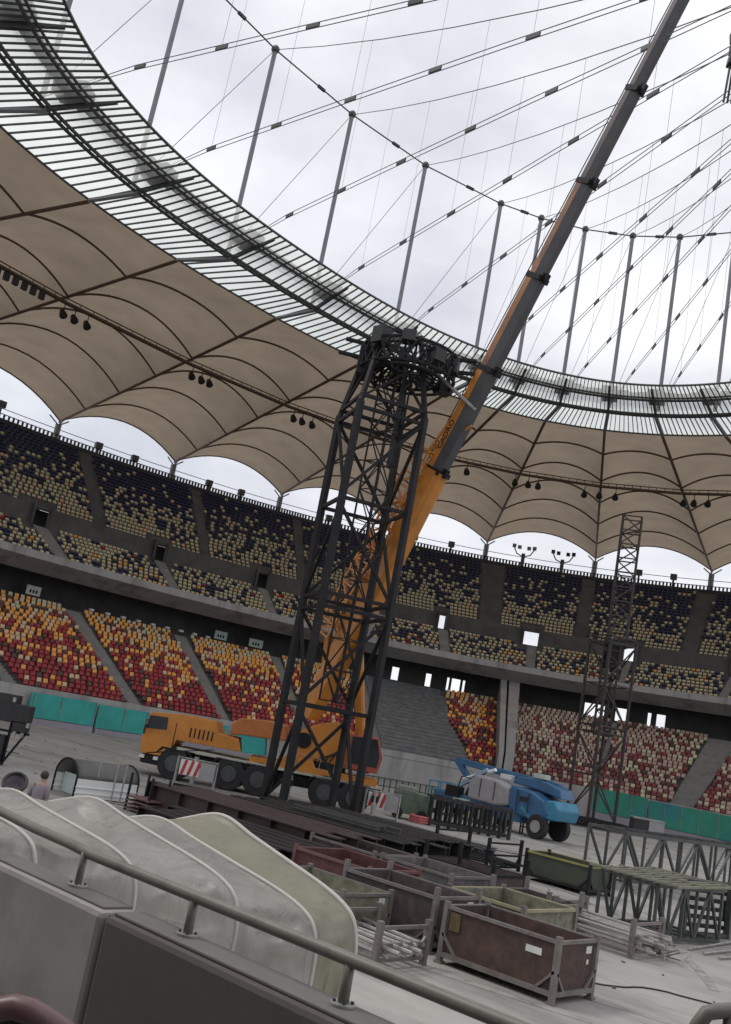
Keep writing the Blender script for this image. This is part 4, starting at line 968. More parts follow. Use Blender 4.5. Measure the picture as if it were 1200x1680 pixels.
# stacked dark beams in the middle
def beam_stack(pts, wdt, h, n, m, label, lev=1, gap=0.1, name='steel_beam', seed=1):
    a, b = V(pts[0]), V(pts[1]); ax = (b - a).normalized(); sd = V((-ax.y, ax.x, 0)); r0 = random.Random(seed)
    for k in range(n):
        for l in range(lev):
            da, db = r0.uniform(-.6, .6), r0.uniform(-.6, .6)
            p = a + sd * k * (wdt + gap) + V((0, 0, 0.12 + h / 2 + l * (h + 0.05))) + ax * da; q = b + sd * k * (wdt + gap) + V((0, 0, 0.12 + h / 2 + l * (h + 0.05))) + ax * db
            mb = MB(); mb.bar(p + V((0, 0, h / 2 - .02)), q + V((0, 0, h / 2 - .02)), wdt, 0.04); mb.bar(p - V((0, 0, h / 2 - .02)), q - V((0, 0, h / 2 - .02)), wdt, 0.04); mb.bar(p, q, 0.05, h - 0.08)
            L_ = (q - p).length; c = 0.0
            while c <= L_: mb.bar(p + ax * c - V((0, 0, h / 2 - .04)), p + ax * c + V((0, 0, h / 2 - .04)), wdt * 0.9, 0.04, up=ax); c += 1.6
            o = mb.build(name, m); tag(o, label, 'steel beam', label.replace('steel beam', 'steel beams'))
T_ = V((0, 0, 0))

beam_stack([(-24.3, -4.6, 0), (-24.3, -14.0, 0)], 0.48, 1.0, 5, M_beamr, 'long dark red-brown steel beam lying behind the beige tent', 1, 0.08, seed=2)
beam_stack([(-20.9, -6.0, 0), (-20.9, -14.3, 0)], 0.5, 0.95, 4, M_beam, 'tall black steel beam at the foot of the black lattice tower', 1, 0.14, seed=3)
beam_stack([(-17.9, -5.5, 0), (-17.9, -13.3, 0)], 0.5, 0.9, 5, M_beam, 'black steel beam running from the tower foot towards the black rack', 1, 0.16, seed=4)
beam_stack([(-28.2, -9.5, 0), (-28.2, -15.4, 0)], 0.45, 0.8, 6, M_beam, 'black steel beam between the beige tent and the dark red bin', 1, 0.12, seed=5)
beam_stack([(-14.2, -3.0, 0), (-14.2, -10.6, 0)], 0.4, 0.35, 7, mat('grey_beam', (0.05, 0.05, 0.055), 0.6, 0.2, 2), 'flat dark grey beam beyond the tall black beams', 1, 0.4, seed=6)
beam_stack([(-20.2, -8.5, 1.02), (-20.2, -13.0, 1.02)], 0.12, 0.14, 3, M_steel_g, 'thin grey steel profile resting on top of the black beams', 1, 0.35, seed=7)

# black rack-like railing in front of the lift
ra, rb = V((-2.25, -1.38, 0)), V((1.11, -4.49, 0))
o = empty('black_rack', ra.lerp(rb, 0.5)); ax = (rb - ra).normalized(); sd = V((-ax.y, ax.x, 0))
mb = MB(); 
for s_ in (0, 1.2):
    mb.bar(ra + sd * s_ + V((0, 0, 0.2)), rb + sd * s_ + V((0, 0, 0.2)), 0.18); 
mb.build('base_frame', M_black, o)
for s_ in (0, 1.2): MB().bar(ra + sd * s_ + V((0, 0, 1.5)), rb + sd * s_ + V((0, 0, 1.5)), 0.16).build('top_rail', M_black, o)
for k in range(9):
    for s_ in (0, 1.2): MB().bar(ra.lerp(rb, k / 8) + sd * s_, ra.lerp(rb, k / 8) + sd * s_ + V((0, 0, 1.6)), 0.16).build('upright', M_black, o)
tag(o, 'black steel rack with upright posts in front of the blue boom lift', 'rack')
# small trestle by the lift's wheel
p = V((7.2, -2.1, 0)); o = empty('trestle', p)
mb = MB()
for x in (-.5, .5):
    for y in (-.3, .3): mb.bar(p + V((x * .3, y * 2, 0)), p + V((x * .3, y * 2, 0.9)), 0.08)
mb.build('leg', M_steel_d, o)
mb = MB(); mb.bar(p + V((0, -.65, .9)), p + V((0, .65, .9)), 0.3, 0.08); mb.bar(p + V((0, -.65, .45)), p + V((0, .65, .45)), 0.2, 0.06); mb.build('shelf', M_steel_d, o)
tag(o, 'small dark trestle standing under the blue lift beside its front wheel', 'trestle')

# lattice trusses stacked on the right
def truss_obj(a, b, wd, ht, n, r, m, label):
    a, b = V(a), V(b); o = empty('box_truss', (a.x, a.y, 0)); ax = (b - a).normalized(); sd = V((0, 0, 1)).cross(ax).normalized()
    for sx in (-1, 1):
        for z in (-1, 1): MB().bar(a + sd * sx * wd / 2 + V((0, 0, z * ht / 2)), b + sd * sx * wd / 2 + V((0, 0, z * ht / 2)), r).build('chord', m, o)
    for sx in (-1, 1):
        mb = MB()
        for i in range(n):
            p, q = a.lerp(b, i / n) + sd * sx * wd / 2, a.lerp(b, (i + 1) / n) + sd * sx * wd / 2; u = V((0, 0, ht / 2))
            mb.bar(p - u, p + u, r * .75)
            if i % 2: mb.bar(p - u, q + u, r * .7)
            else: mb.bar(p + u, q - u, r * .7)
        mb.bar(b + sd * sx * wd / 2 - u, b + sd * sx * wd / 2 + u, r * .75)
        mb.build('web', m, o)
    for i in range(n + 1):
        p = a.lerp(b, i / n)
        for z in (-1, 1): MB().bar(p - sd * wd / 2 + V((0, 0, z * ht / 2)), p + sd * wd / 2 + V((0, 0, z * ht / 2)), r * .7).build('cross_bar', m, o)
    tag(o, label, 'truss', 'box trusses stacked on the right')
    return o
truss_obj(V((-8.13, -15.04, 0)) + V((0, 0, 1.35)), V((9.51, -18.03, 0)) + V((0, 0, 1.35)), 1.9, 1.9, 13, 0.13, M_steel_g, 'long grey box truss across the right, the farther of the two')
truss_obj(V((-18.5, -21.25, 0)) + V((0, 0, 0.86)), V((-15.19, -21.9, 0)) + V((0, 0, 0.86)), 2.1, 1.5, 5, 0.11, M_steel_g, 'short grey box truss with a grille top, the nearer of the two')
# flat slatted grilles on the short truss
ga = V((-15.19, -19.33, 0)); 
mb = MB(); gc = V((-18.5, -21.25, 0)).lerp(V((-15.19, -21.9, 0)), 0.5)
for k in range(9): mb.bar(gc + V((-2.0, -1.3 + k * 0.33, 1.70)), gc + V((2.2, -1.3 + k * 0.33, 1.70)), 0.10, 0.06)
for x in (-2, 0, 2.2): mb.bar(gc + V((x, -1.4, 1.74)), gc + V((x, 1.5, 1.74)), 0.10, 0.06)
tag(mb.build('slatted_grille', mat('grille_steel', (0.20, 0.20, 0.15), 0.6, 0.2, 3)), 'flat slatted steel grille lying on top of the short grey truss', 'grille')
# upright slatted frame
fa, fb2 = V((-15.65, -21.86, 0)), V((-13.39, -22.44, 0)); o = empty('upright_frame', fa.lerp(fb2, .5)); ax = (fb2 - fa).normalized()
for p in (fa, fb2): MB().bar(p, p + V((0, 0, 1.75)), 0.20).build('post', M_steel_g, o)
mb = MB(); mb.bar(fa + V((0, 0, 1.7)), fb2 + V((0, 0, 1.7)), 0.2, 0.1); mb.bar(fa + V((0, 0, 0.08)), fb2 + V((0, 0, 0.08)), 0.2, 0.12); mb.build('rail', M_steel_g, o)
mb = MB()
for k in range(5): mb.bar(fa + V((.1, .1, 0.35 + k * 0.27)), fb2 + V((.1, .1, 0.30 + k * 0.27)), 0.14, 0.12)
mb.build('slats', M_steel_d, o)
for k, zz in enumerate((0.7, 1.0)): MB().bar(fb2 + V((0, .1, zz)), fb2 + V((0.8, .1, zz - .05)), 0.22).build('stub', M_steel_d, o)
tag(o, 'upright dark steel frame with slats and stubs at the right of the trusses', 'steel frame')
# loose bars on the ground
for k in range(5):
    a = V((-18.2, -23.19, 0)) + V((0, -0.45 * k, 0.05)); b = a + V((5.2, 0.3 - 0.3 * k, 0.02))
    tag(MB().tube([a, b], 0.035, 6).build('loose_bar', M_galv), 'thin steel bar on the floor by the right picture edge, %s from the back' % ordw(k + 1), 'steel bar', 'steel bars scattered on the floor at the right')
mb = MB(); a = V((-20.91, -23.84, 0))
for k in range(9):
    r0 = random.Random(k); mb.tube([a + V((r0.uniform(-.6, .5), r0.uniform(-.5, .5), 0.05)), a + V((r0.uniform(-.6, .8), r0.uniform(-.5, .5), r0.uniform(.1, .5)))], 0.02, 5)
tag(mb.build('wire_offcuts', M_galv), 'tangle of thin wire offcuts on the floor beside the pipe rack', 'wire', kind='stuff')
# boxes in front of the green boards
for k, (px, m, lb) in enumerate(((1030, M_black, 'dark crate in front of the green boards, left of the pair'), (1066, M_cweight, 'grey crate in front of the green boards, right of the pair'))):
    p = V((34.15, 3.68, -0.07)) if k == 0 else V((35.04, 2.67, 0.07)); p.z = 0; o = empty('equipment_crate', p)
    MB().box(p + V((0, 0, 0.75)), (1.3, 1.3, 1.3), ax=LR).build('body', m, o, bevel=0.04)
    MB().box(p + V((0, 0, 1.46)), (1.38, 1.38, 0.12), ax=LR).build('lid', M_cweight, o)
    for q in (-.5, .5): MB().box(p + LR * q + WR * -.5 + V((0, 0, 0.05)), (0.15, 0.15, 0.1), ax=LR).build('caster', M_black, o)
    tag(o, lb, 'crate')
# low black truss pieces left of those
for k in range(3):
    a = V((25.77, 6.99, -1.26)) + WR * k * 1.3; a.z = 0.4; b = a + LR * 6.5 + WR * 1.0
    mb = MB(); truss_beam(mb, a, b, 0.5, 0.5, 8, 0.09); tag(mb.build('flat_truss', M_steel_d), 'dark low truss at the foot of the far thin tower, %s from the front' % ordw(k + 1), 'truss', 'dark low trusses at the foot of the far thin tower')

# ------------------------------------------------------------ chevron barriers
def barrier(p, wd, label):
    p = V(p); p.z = 0; o = empty('warning_barrier', p)
    for s_ in (-.5, .5): MB().bar(p + LR * wd * s_, p + LR * wd * s_ + V((0, 0, 1.5)), 0.09).build('post', M_galv, o)
    bd_ = MB().box(p + LR * -wd * .18 + WR * -.06 + V((0, 0, 1.0)), (wd * 0.5, 0.04, 0.75), ax=LR).build('chevron_board', M_white, o)
    for k in range(3):
        c = p + LR * (-wd * .18 + (k - 1) * wd * 0.17) + WR * -.085 + V((0, 0, 1.0))
        MB().hexa([c + LR * -.10 - V((0, 0, .36)) - WR * .004, c + LR * .06 - V((0, 0, .36)) - WR * .004, c + LR * .06 - V((0, 0, .36)) + WR * .004, c + LR * -.10 - V((0, 0, .36)) + WR * .004, c + LR * .06 + V((0, 0, .36)) - WR * .004, c + LR * .22 + V((0, 0, .36)) - WR * .004, c + LR * .22 + V((0, 0, .36)) + WR * .004, c + LR * .06 + V((0, 0, .36)) + WR * .004]).build('red_stripe', M_red, bd_)
    MB().box(p + LR * wd * .28 + V((0, 0, 0.95)), (wd * 0.38, 0.25, 0.85), ax=LR).build('grey_box', M_cweight, o)
    MB().bar(p - LR * wd * .5 + V((0, 0, 1.45)), p + LR * wd * .5 + V((0, 0, 1.45)), 0.06).build('top_bar', M_galv, o)
    MB().bar(p - LR * wd * .5 + V((0, 0, .1)), p + LR * wd * .5 + V((0, 0, .1)), 0.3, 0.1).build('foot', M_steel_d, o)
    tag(o, label, 'barrier', 'red and white warning barriers by the crane')
barrier((-14.73, 4.18, -0.14), 2.0, 'red and white chevron barrier in front of the crane front wheels')
barrier((-6.28, -1.14, 0.03), 1.8, 'red and white chevron barrier right of the black lattice tower')
# green generator and red hose reel right of the tower
p = V((-1.95, 0.33, -0.26)); p.z = 0; o = empty('generator', p)
MB().box(p + V((0, 0, 0.9)), (2.0, 1.2, 1.2), ax=LR).build('body', mat('dull_green', (0.10, 0.14, 0.10), 0.7, 0.3, 3), o, bevel=0.05)
MB().box(p + V((0, 0, 1.65)) - LR * .3, (1.0, 0.9, 0.3), ax=LR).build('top_cover', mat('pale_grey_green', (0.22, 0.25, 0.21), 0.7, 0.2, 3), o, bevel=0.04)
for q in (-.7, .7): MB().disc(p + LR * q - WR * .62 + V((0, 0, .32)), WR, .32, .15, 14).build('wheel', M_tyre, o)
tag(o, 'dull green wheeled generator between the black tower and the blue lift', 'generator')
p = V((-2.31, -0.82, -0.18)); p.z = 0
mb = MB()
for k in range(3): mb.tube([p + V((0.55 * math.cos(a_ / 10 * 2 * math.pi) * 1.2, 0.55 * math.sin(a_ / 10 * 2 * math.pi), 0.1 + k * 0.13)) for a_ in range(10)], 0.07, 6, closed=True)
tag(mb.build('coiled_hose', mat('pink_red_hose', (0.45, 0.12, 0.12), 0.6, 0.2, 3)), 'red hose coiled on the floor left of the black rack', 'hose')
# pit railing behind
o = empty('safety_railing', V((8.78, 9.53, 0.65)))
a = V((11.64, 15.48, 0.57)); b = V((17.21, 12.68, 0.14)); a.z = b.z = 0
mb = MB()
for z in (0.5, 1.1): mb.bar(a + V((0, 0, z)), b + V((0, 0, z)), 0.07)
for k in range(13): q = a.lerp(b, k / 12); mb.bar(q, q + V((0, 0, 1.15)), 0.07)
mb.build('rails', mat('dark_green_rail', (0.03, 0.06, 0.045), 0.6, 0.2, 2), o)
tag(o, 'dark green railing in front of the sheeted grey stand block', 'railing')

# ------------------------------------------------------------ silver vaulted shelter at left
S0 = V((-25.95, -2.38, 0)); sw, sl, hw, hv = 1.75, 2.7, 0.72, 0.62
A1 = (LR * 0.72 + WR * 0.69).normalized(); A2 = V((-A1.y, A1.x, 0))
o = empty('vaulted_shelter', S0)
def SP(l, w_, z): return S0 + A1 * l + A2 * w_ + V((0, 0, z))
vk = [(sw / 2 - sw / 2 * math.cos(math.pi * k / 14), hw + hv * math.sin(math.pi * k / 14)) for k in range(15)]
mb = MB(); n_ = 15
mb.add([SP(0, y, z) for y, z in vk] + [SP(sl, y, z) for y, z in vk], [(k, k + 1, n_ + k + 1, n_ + k) for k in range(n_ - 1)])
so_ = mb.build('vault_roof', M_shell, o, smooth=True); sf = so_.modifiers.new('solid', 'SOLIDIFY'); sf.thickness = 0.04
for y in (0, sw):
    mb = MB(); mb.box(SP(sl / 2, y, hw / 2 + 0.02), (sl, 0.03, hw - 0.04), ax=A1)
    for z in (0.2, 0.42): mb.box(SP(sl / 2, y - 0.03, z), (sl, 0.05, 0.04), ax=A1)
    mb.build('side_wall', M_silver, o)
MB().box(SP(sl - 0.03, sw / 2, hw / 2), (0.03, sw, hw), ax=A1).build('end_wall', M_pale, o)
MB().box(SP(0.35, sw * 0.55, 0.40), (0.03, sw * 0.8, 0.75), ax=A1).build('curtain', M_pale, o)
for l in (0, sl):
    e = MB(); e.tube([SP(l, 0, 0)] + [SP(l, y, z) for y, z in vk] + [SP(l, sw, 0)], 0.045, 6); e.build('end_hoop', M_steel_d, o)
tag(o, 'silver-sided shelter with dark vaulted roof and open arched end, at the left', 'shelter')
# thin stakes by the shelter
for k, (px, py) in enumerate(((164, 1262), (193, 1266), (207, 1268))):
    p = V((-25.06, -2.41, 1.15)) if k == 0 else (V((-24.6, -2.92, 1.18)) if k == 1 else V((-24.37, -3.16, 1.2)))
    z = p.z; tag(MB().tube([(p.x, p.y, 0), (p.x, p.y, z + 0.35)], 0.035, 6).bbox((p.x - .15, p.y - .15, 0), (p.x + .15, p.y + .15, 0.04)).build('steel_stake', M_galv), '%s thin steel stake from the left behind the silver shelter' % ordw(k + 1), 'stake', 'thin stakes behind the silver shelter')
# pallet stack between shelter and beams
p = V((-24.5, -4.95, 0)); o = empty('scrap_pallet', p)
mb = MB()
for k in range(4): mb.bar(p + V((0, -.7, .1 + .14 * k)), p + V((0, .7, .1 + .14 * k)), 0.9, 0.05)
mb.build('boards', mat('dull_rose_board', (0.16, 0.09, 0.085), 0.8, 0.3, 5), o)
mb = MB()
for y in (-.65, .65):
    for x in (-.4, .4): MB().bar(p + V((x, y, 0)), p + V((x, y, 1.35)), 0.07).build('post', M_steel_d, o)
tag(o, 'dark posted pallet of boards between the silver shelter and the long beams', 'pallet')

# black equipment at the far left
p0 = V((-24.14, 5.84, 0.3)); p0.z = 0; o = empty('equipment_stack', p0)
for l, w_, z, h_ in ((0.15, 0.75, 2.35, 0.75), (-0.6, 0.9, 2.5, 1.2), (0.2, 0.6, 1.75, 0.4), (-0.65, 0.7, 0.7, 1.2)):
    MB().box(p0 + LR * l + V((0, 0, z)), (w_, 0.7, h_), ax=LR).build('case', M_black, o, bevel=0.03)
mb = MB()
for l in (-0.9, -0.25): mb.bar(p0 + LR * l, p0 + LR * l + V((0, 0, 3.0)), 0.10)
mb.bar(p0 + LR * -0.3 + V((0, 0, 0)), p0 + LR * 0.5 + V((0, 0, 1.55)), 0.09); mb.bar(p0 + LR * .65 + V((0, 0, 1.5)), p0 + LR * -1 + V((0, 0, 1.5)), 0.10)
mb.build('stand_frame', M_steel_d, o)
for l, z in ((0.1, 1.45), (0.45, 1.45), (0.62, 1.9), (-.25, 2.9)): MB().box(p0 + LR * l + WR * -.4 + V((0, 0, z)), (0.12, 0.12, 0.2), ax=LR).build('connector_box', M_galv, o)
tag(o, 'stack of black cases on a stand frame at the left picture edge', 'equipment stack')

# ------------------------------------------------------------ people by the shelter
def person(base, face, mats, label, lean=0.0, hat=False):
    base = V(base); base.z = 0; o = empty('person', base); fx = V(face).normalized(); sx = V((-fx.y, fx.x, 0))
    J = {}
    def P_(s, f, z): return sx * s + fx * (f + lean * max(0, z - 0.9)) + V((0, 0, z))
    pts = [(P_(0, 0, .95), .15), (P_(0, 0, 1.15), .14), (P_(0, 0, 1.35), .165), (P_(0, 0, 1.46), .10), (P_(0, 0.01, 1.53), .058), (P_(0, 0.02, 1.64), .095), (P_(0, 0.02, 1.73), .075)]
    ed = [(0, 1), (1, 2), (2, 3), (3, 4), (4, 5), (5, 6)]
    for s_ in (-1, 1):
        k = len(pts); pts += [(P_(.10 * s_, 0, .86), .095), (P_(.11 * s_, .02, .48), .065), (P_(.12 * s_, -.01, .09), .045), (P_(.13 * s_, .14, .05), .04)]
        ed += [(0, k), (k, k + 1), (k + 1, k + 2), (k + 2, k + 3)]
        k = len(pts); pts += [(P_(.19 * s_, 0, 1.41), .06), (P_(.25 * s_, -.03, 1.14), .045), (P_(.22 * s_, .14, .93), .034), (P_(.21 * s_, .19, .86), .032)]
        ed += [(3, k), (k, k + 1), (k + 1, k + 2), (k + 2, k + 3)]
    me = bpy.data.meshes.new('body'); me.from_pydata([tuple(p) for p, r in pts], ed, []); b = bpy.data.objects.new('body', me); C.objects.link(b); b.parent = o
    sk = b.modifiers.new('skin', 'SKIN'); sk.use_smooth_shade = True
    for i, (p, r) in enumerate(pts): me.skin_vertices[0].data[i].radius = (r, r)
    me.skin_vertices[0].data[0].use_root = True
    ss = b.modifiers.new('sub', 'SUBSURF'); ss.levels = ss.render_levels = 2
    me.materials.append(mats[0])
    # shirt: a shell round the trunk and upper arms
    sh = MB(); n = 14
    prof = [(0.90, .185, .175), (1.05, .175, .17), (1.2, .185, .175), (1.34, .21, .19), (1.44, .18, .15), (1.50, .09, .09)]
    bI = 0
    for z, a, c in prof:
        for k in range(n):
            t = 2 * math.pi * k / n; sh.v.append(tuple(base + P_(a * math.cos(t), c * math.sin(t), z)))
    for i in range(len(prof) - 1):
        for k in range(n): sh.f.append([i * n + k, i * n + (k + 1) % n, (i + 1) * n + (k + 1) % n, (i + 1) * n + k]); sh.mi.append(0)
    for s_ in (-1, 1): sh.tube([base + P_(.15 * s_, 0, 1.42), base + P_(.21 * s_, -.005, 1.36), base + P_(.25 * s_, -.03, 1.15)], 0.082, 10, r2=0.066)
    sh.build('shirt', mats[1], o, smooth=True)
    tr = MB()
    for s_ in (-1, 1): tr.tube([base + P_(.085 * s_, 0, .95), base + P_(.11 * s_, .02, .5), base + P_(.12 * s_, -.01, .1)], 0.12, 10, r2=0.07)
    tr.build('trousers', M_cloth_d, o, smooth=True)
    hc_ = base + P_(0, .01, 1.69)
    hr = MB(); hr.sphere(hc_ + V((0, 0, 0.035)) - fx * 0.012, 0.118, 14, 8, (0.95, 1.05, 1.0)); hr.build('cap' if hat else 'hair', mats[2], o, smooth=True)
    if hat:
        hb_ = MB(); hb_.disc(hc_ + V((0, 0, 0.0)) , (0, 0, 1), 0.20, 0.02, 18); hb_.build('hat_brim', mats[2], o)
    fc = MB(); hf = base + P_(0, .105, 1.655)
    fc.sphere(hf - fx * 0.03, 0.085, 12, 8, (0.85, 0.85, 1.15)); fc.sphere(hf + fx * .055, 0.018, 6, 5); fc.build('face', mats[0], o, smooth=True)
    ey = MB()
    for s_ in (-1, 1): ey.sphere(hf + sx * .032 * s_ + fx * .045 + V((0, 0, 0.03)), 0.012, 6, 4)
    ey.build('eyes', M_black, o)
    # hands with fingers
    for s_ in (-1, 1):
        hp = base + P_(.21 * s_, .19, .86); hm = MB(); hm.sphere(hp, 0.042, 8, 6, (0.6, 1.0, 1.0))
        for k in range(4): hm.tube([hp + fx * (.02 * k - .03) + V((0, 0, -.03)), hp + fx * (.02 * k - .028) + V((0, 0, -.075)), hp + fx * (.02 * k - .022) + V((0, 0, -.10 + .004 * abs(k - 1)))], 0.010, 6, r2=0.007)
        hm.tube([hp + fx * .03, hp + fx * .06 + V((0, 0, -.035)), hp + fx * .062 + V((0, 0, -.06))], 0.011, 6, r2=0.008); hm.build('hand', mats[0], o, smooth=True)
    tag(o, label, 'person'); return o
person((-33, -11.24, 1.43), (0.65, 0.4, 0), (M_skin, M_cloth, M_hair), 'bareheaded dark-haired person in a mauve-grey shirt left of the silver shelter', 0.15)
tp = V((-33.18, -10.27, 1.35)); o = empty('plastic_tub', (tp.x, tp.y, 0))
axn = (V((-0.3, -0.5, 0.8))).normalized(); ux = axn.orthogonal().normalized(); uy = axn.cross(ux)
loopf = lambda r_, h_: [tp + ux * r_ * math.cos(k * math.pi / 10) * 1.25 + uy * r_ * math.sin(k * math.pi / 10) + axn * h_ for k in range(20)]
MB().tube(loopf(0.30, 0.0), 0.05, 8, closed=True).build('rim', M_black, o, smooth=True)
sh_ = MB(); A_, B_, C_ = loopf(0.30, 0.0), loopf(0.25, -0.3), loopf(0.02, -0.34); sh_.v = [tuple(q) for q in A_ + B_ + C_]
for r_ in range(2):
    for k in range(20): sh_.f.append([r_ * 20 + k, r_ * 20 + (k + 1) % 20, r_ * 20 + 20 + (k + 1) % 20, r_ * 20 + 20 + k]); sh_.mi.append(0)
sh_.build('bowl', M_cloth, o, smooth=True); fr_ = MB()
for sx_, sy_ in ((-.2, -.2), (.2, -.2), (0, .25)): fr_.tube([tp + V((sx_, sy_, -.25)), V((tp.x + sx_ * 1.4, tp.y + sy_ * 1.4, 0))], 0.03, 6)
fr_.tube([tp + V((-.2, -.2, -.3)), tp + V((.2, -.2, -.3)), tp + V((0, .25, -.3))], 0.03, 6, closed=True)
fr_.build('frame', M_steel_d, o); tag(o, 'black-rimmed tub with purple-grey inside, tipped up at the left picture edge', 'tub')
# ------------------------------------------------------------ tent of clear and beige sheeting
tent = empty('canopy_tent', V((-38.97, -25.97, 1.96))); tent.location.z = 0
tag(tent, 'low vaulted tent of cloudy plastic and beige sheeting just beyond the railing', 'tent')
DNZ = 2.05
def rib(sh_, pk, depth_s, back=(-1.2, 1.3, -0.25)):
    """profile points: foot, leg, shoulder, slope, peak, rear eave"""
    s, p = V(sh_), V(pk); leg = V((s.x, s.y, 0.0))
    L1 = []
    for z in (0.0, 0.6, 1.1, 1.5): L1.append(V((s.x, s.y, z)) + (s - p).normalized() * 0.06)
    hor = (p - s); 
    cr = [s + V((0, 0, -0.28)) + (V((s.x - p.x, s.y - p.y, 0)).normalized()) * 0.05, s + hor * 0.02, s + hor * 0.10 + V((0, 0, 0.10)), s + hor * 0.25 + V((0, 0, 0.12)), s + hor * 0.5 + V((0, 0, 0.08)), s + hor * 0.75 + V((0, 0, 0.04)), p]
    hr_ = V((hor.x, hor.y, 0)); q = [p + hr_ * 0.25 + V((0, 0, -0.18)), p + hr_ * 0.5 + V((0, 0, -0.45)), p + hr_ * 0.9 + V((0, 0, -0.9)), p + hr_ * 1.0 + V((0, 0, -2.7))]
    return L1 + cr + q
ribs = [rib((-37.61, -26.69, 2.02), (-37.73, -23.83, 2.84), 0), rib((-38.49, -26.8, 2.01), (-38.6, -23.45, 2.68), 0), rib((-39.28, -26.15, 2.17), (-39.55, -23.08, 2.83), 0), rib((-40.31, -25.39, 2.27), (-40.57, -22.58, 2.78), 0), rib((-41.29, -24.67, 2.36), (-41.66, -21.87, 2.78), 0), rib((-42.3, -23.89, 2.36), (-42.87, -21.02, 2.78), 0)]
def skin(r1, r2, m, name, nseg=34, sag=0.10, seed=1, r_=0.03):
    mb = MB(); n = len(r1); r0 = random.Random(seed)
    def fine(r):
        out = []
        for i in range(len(r) - 1):
            p0, p1, p2, p3 = r[max(i - 1, 0)], r[i], r[i + 1], r[min(i + 2, len(r) - 1)]
            for k in range(6):
                t = k / 6; out.append(0.5 * ((2 * p1) + (p2 - p0) * t + (2 * p0 - 5 * p1 + 4 * p2 - p3) * t * t + (3 * p1 - p0 - 3 * p2 + p3) * t ** 3))
        out.append(r[-1]); return out
    A, B_ = fine(r1), fine(r2); n = len(A)
    for k in range(nseg + 1):
        s = k / nseg
        for i in range(n):
            p = A[i].lerp(B_[i], s); low = max(0.0, 1.9 - p.z)
            wv = math.sin(s * 3.1416)
            nn_ = V((CP.x - p.x, CP.y - p.y, 0)).normalized()
            p = p - V((0, 0, sag * wv * (1 if p.z > 1.9 else 0.3))) + nn_ * (wv * (0.05 * math.sin(i * 0.6 + seed * 2 + s * 5) + 0.10 * low * math.sin(s * 19 + seed + i * 0.16) * min(1, low)))
            q_ = V((p.x * 1.1, p.y * 1.1, p.z * 0.8)) + V((seed * 7, 0, 0))
            wr_ = 0.06 * noise.noise(q_ * 1.1) + 0.045 * (1 - abs(noise.noise(q_ * 1.7)) * 2.8) + 0.022 * noise.noise(q_ * 6)
            p = p + (nn_ * 0.8 + V((0, 0, 0.6))) * wr_ * min(1, wv * 2.5)
            mb.v.append(tuple(p))
    for k in range(nseg):
        for i in range(n - 1): mb.f.append([k * n + i, k * n + i + 1, (k + 1) * n + i + 1, (k + 1) * n + i]); mb.mi.append(0)
    return mb.build(name, m, tent, smooth=True), A
for k in range(len(ribs) - 1):
    o_, A = skin(ribs[k], ribs[k + 1], M_tarp_y if k == 0 else M_tarp, 'sheet', seed=k + 1, sag=0.06 if k == 0 else 0.12)
    MB().tube(A, 0.027 if k else 0.034, 7).build('hoop', M_piping, tent, smooth=True)
# ------------------------------------------------------------ parapet wall and handrail in front of the camera
XI, XO, ZW = -45.27, -45.05, 3.45
wall = empty('parapet_wall', (-45.15, -32, 2.0)); tag(wall, 'concrete parapet wall in the foreground carrying the handrail, left panel coloured paler for its light', 'wall')
MB().bbox((XI, -31.475, 2.0), (XO, -27.5, ZW)).build('panel', M_wall_lit, wall, bevel=0.03)['label'] = 'left wall panel, coloured paler for the light on it'
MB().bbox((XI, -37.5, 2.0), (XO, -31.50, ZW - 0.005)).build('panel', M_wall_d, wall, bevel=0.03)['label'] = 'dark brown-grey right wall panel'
MB().bbox((XI + 0.05, -31.51, 2.0), (XO - .02, -31.465, ZW - 0.02)).build('joint', M_black, wall)
MB().bbox((XI + 0.03, -37.5, ZW - 0.004), (XO - 0.015, -31.53, ZW + 0.012)).build('coping', M_wall_t, wall, bevel=0.005)
MB().bbox((XI + 0.03, -31.44, ZW - 0.002), (XO - 0.015, -27.5, ZW + 0.012)).build('coping', M_wall_t, wall, bevel=0.005)
XR = -45.13
rail = empty('handrail', (XR, -32, ZW)); tag(rail, 'round grey-beige metal handrail on short posts along the foreground wall', 'handrail')
rp_ = [(-45.01, -29.62, 3.63), (-45, -29.91, 3.63), (-45.07, -30.45, 3.63), (-45.09, -30.84, 3.63), (-45.09, -31.12, 3.63), (-45.13, -31.31, 3.63), (-45.13, -31.44, 3.63), (-45.11, -31.58, 3.63), (-45.11, -31.93, 3.63), (-45.12, -32.45, 3.63), (-45.16, -32.92, 3.63), (-45.12, -33.32, 3.63), (-45.13, -33.69, 3.63), (-45.13, -34.6, 3.63)]
MB().tube([V((XR if 3 < i else p[0], p[1], p[2])) for i, p in enumerate(rp_)], 0.027, 14).build('rail_tube', M_tube, rail, smooth=True)
for y in (-31.04, -31.94, -32.90, -33.9):
    MB().tube([(XR, y, ZW + 0.01), (XR, y, 3.63)], 0.019 if y > -31.5 else 0.022, 12).build('post', M_tube, rail, smooth=True)
    MB().disc((XR, y, ZW + 0.018), (0, 0, 1), 0.05, 0.014, 18).build('flange', M_galv, rail, bevel=0.003)
    for a_ in range(4): MB().disc((XR + .036 * math.cos(a_ * 1.571 + .785), y + .036 * math.sin(a_ * 1.571 + .785), ZW + 0.028), (0, 0, 1), 0.007, 0.01, 6).build('bolt', M_steel_g, rail)
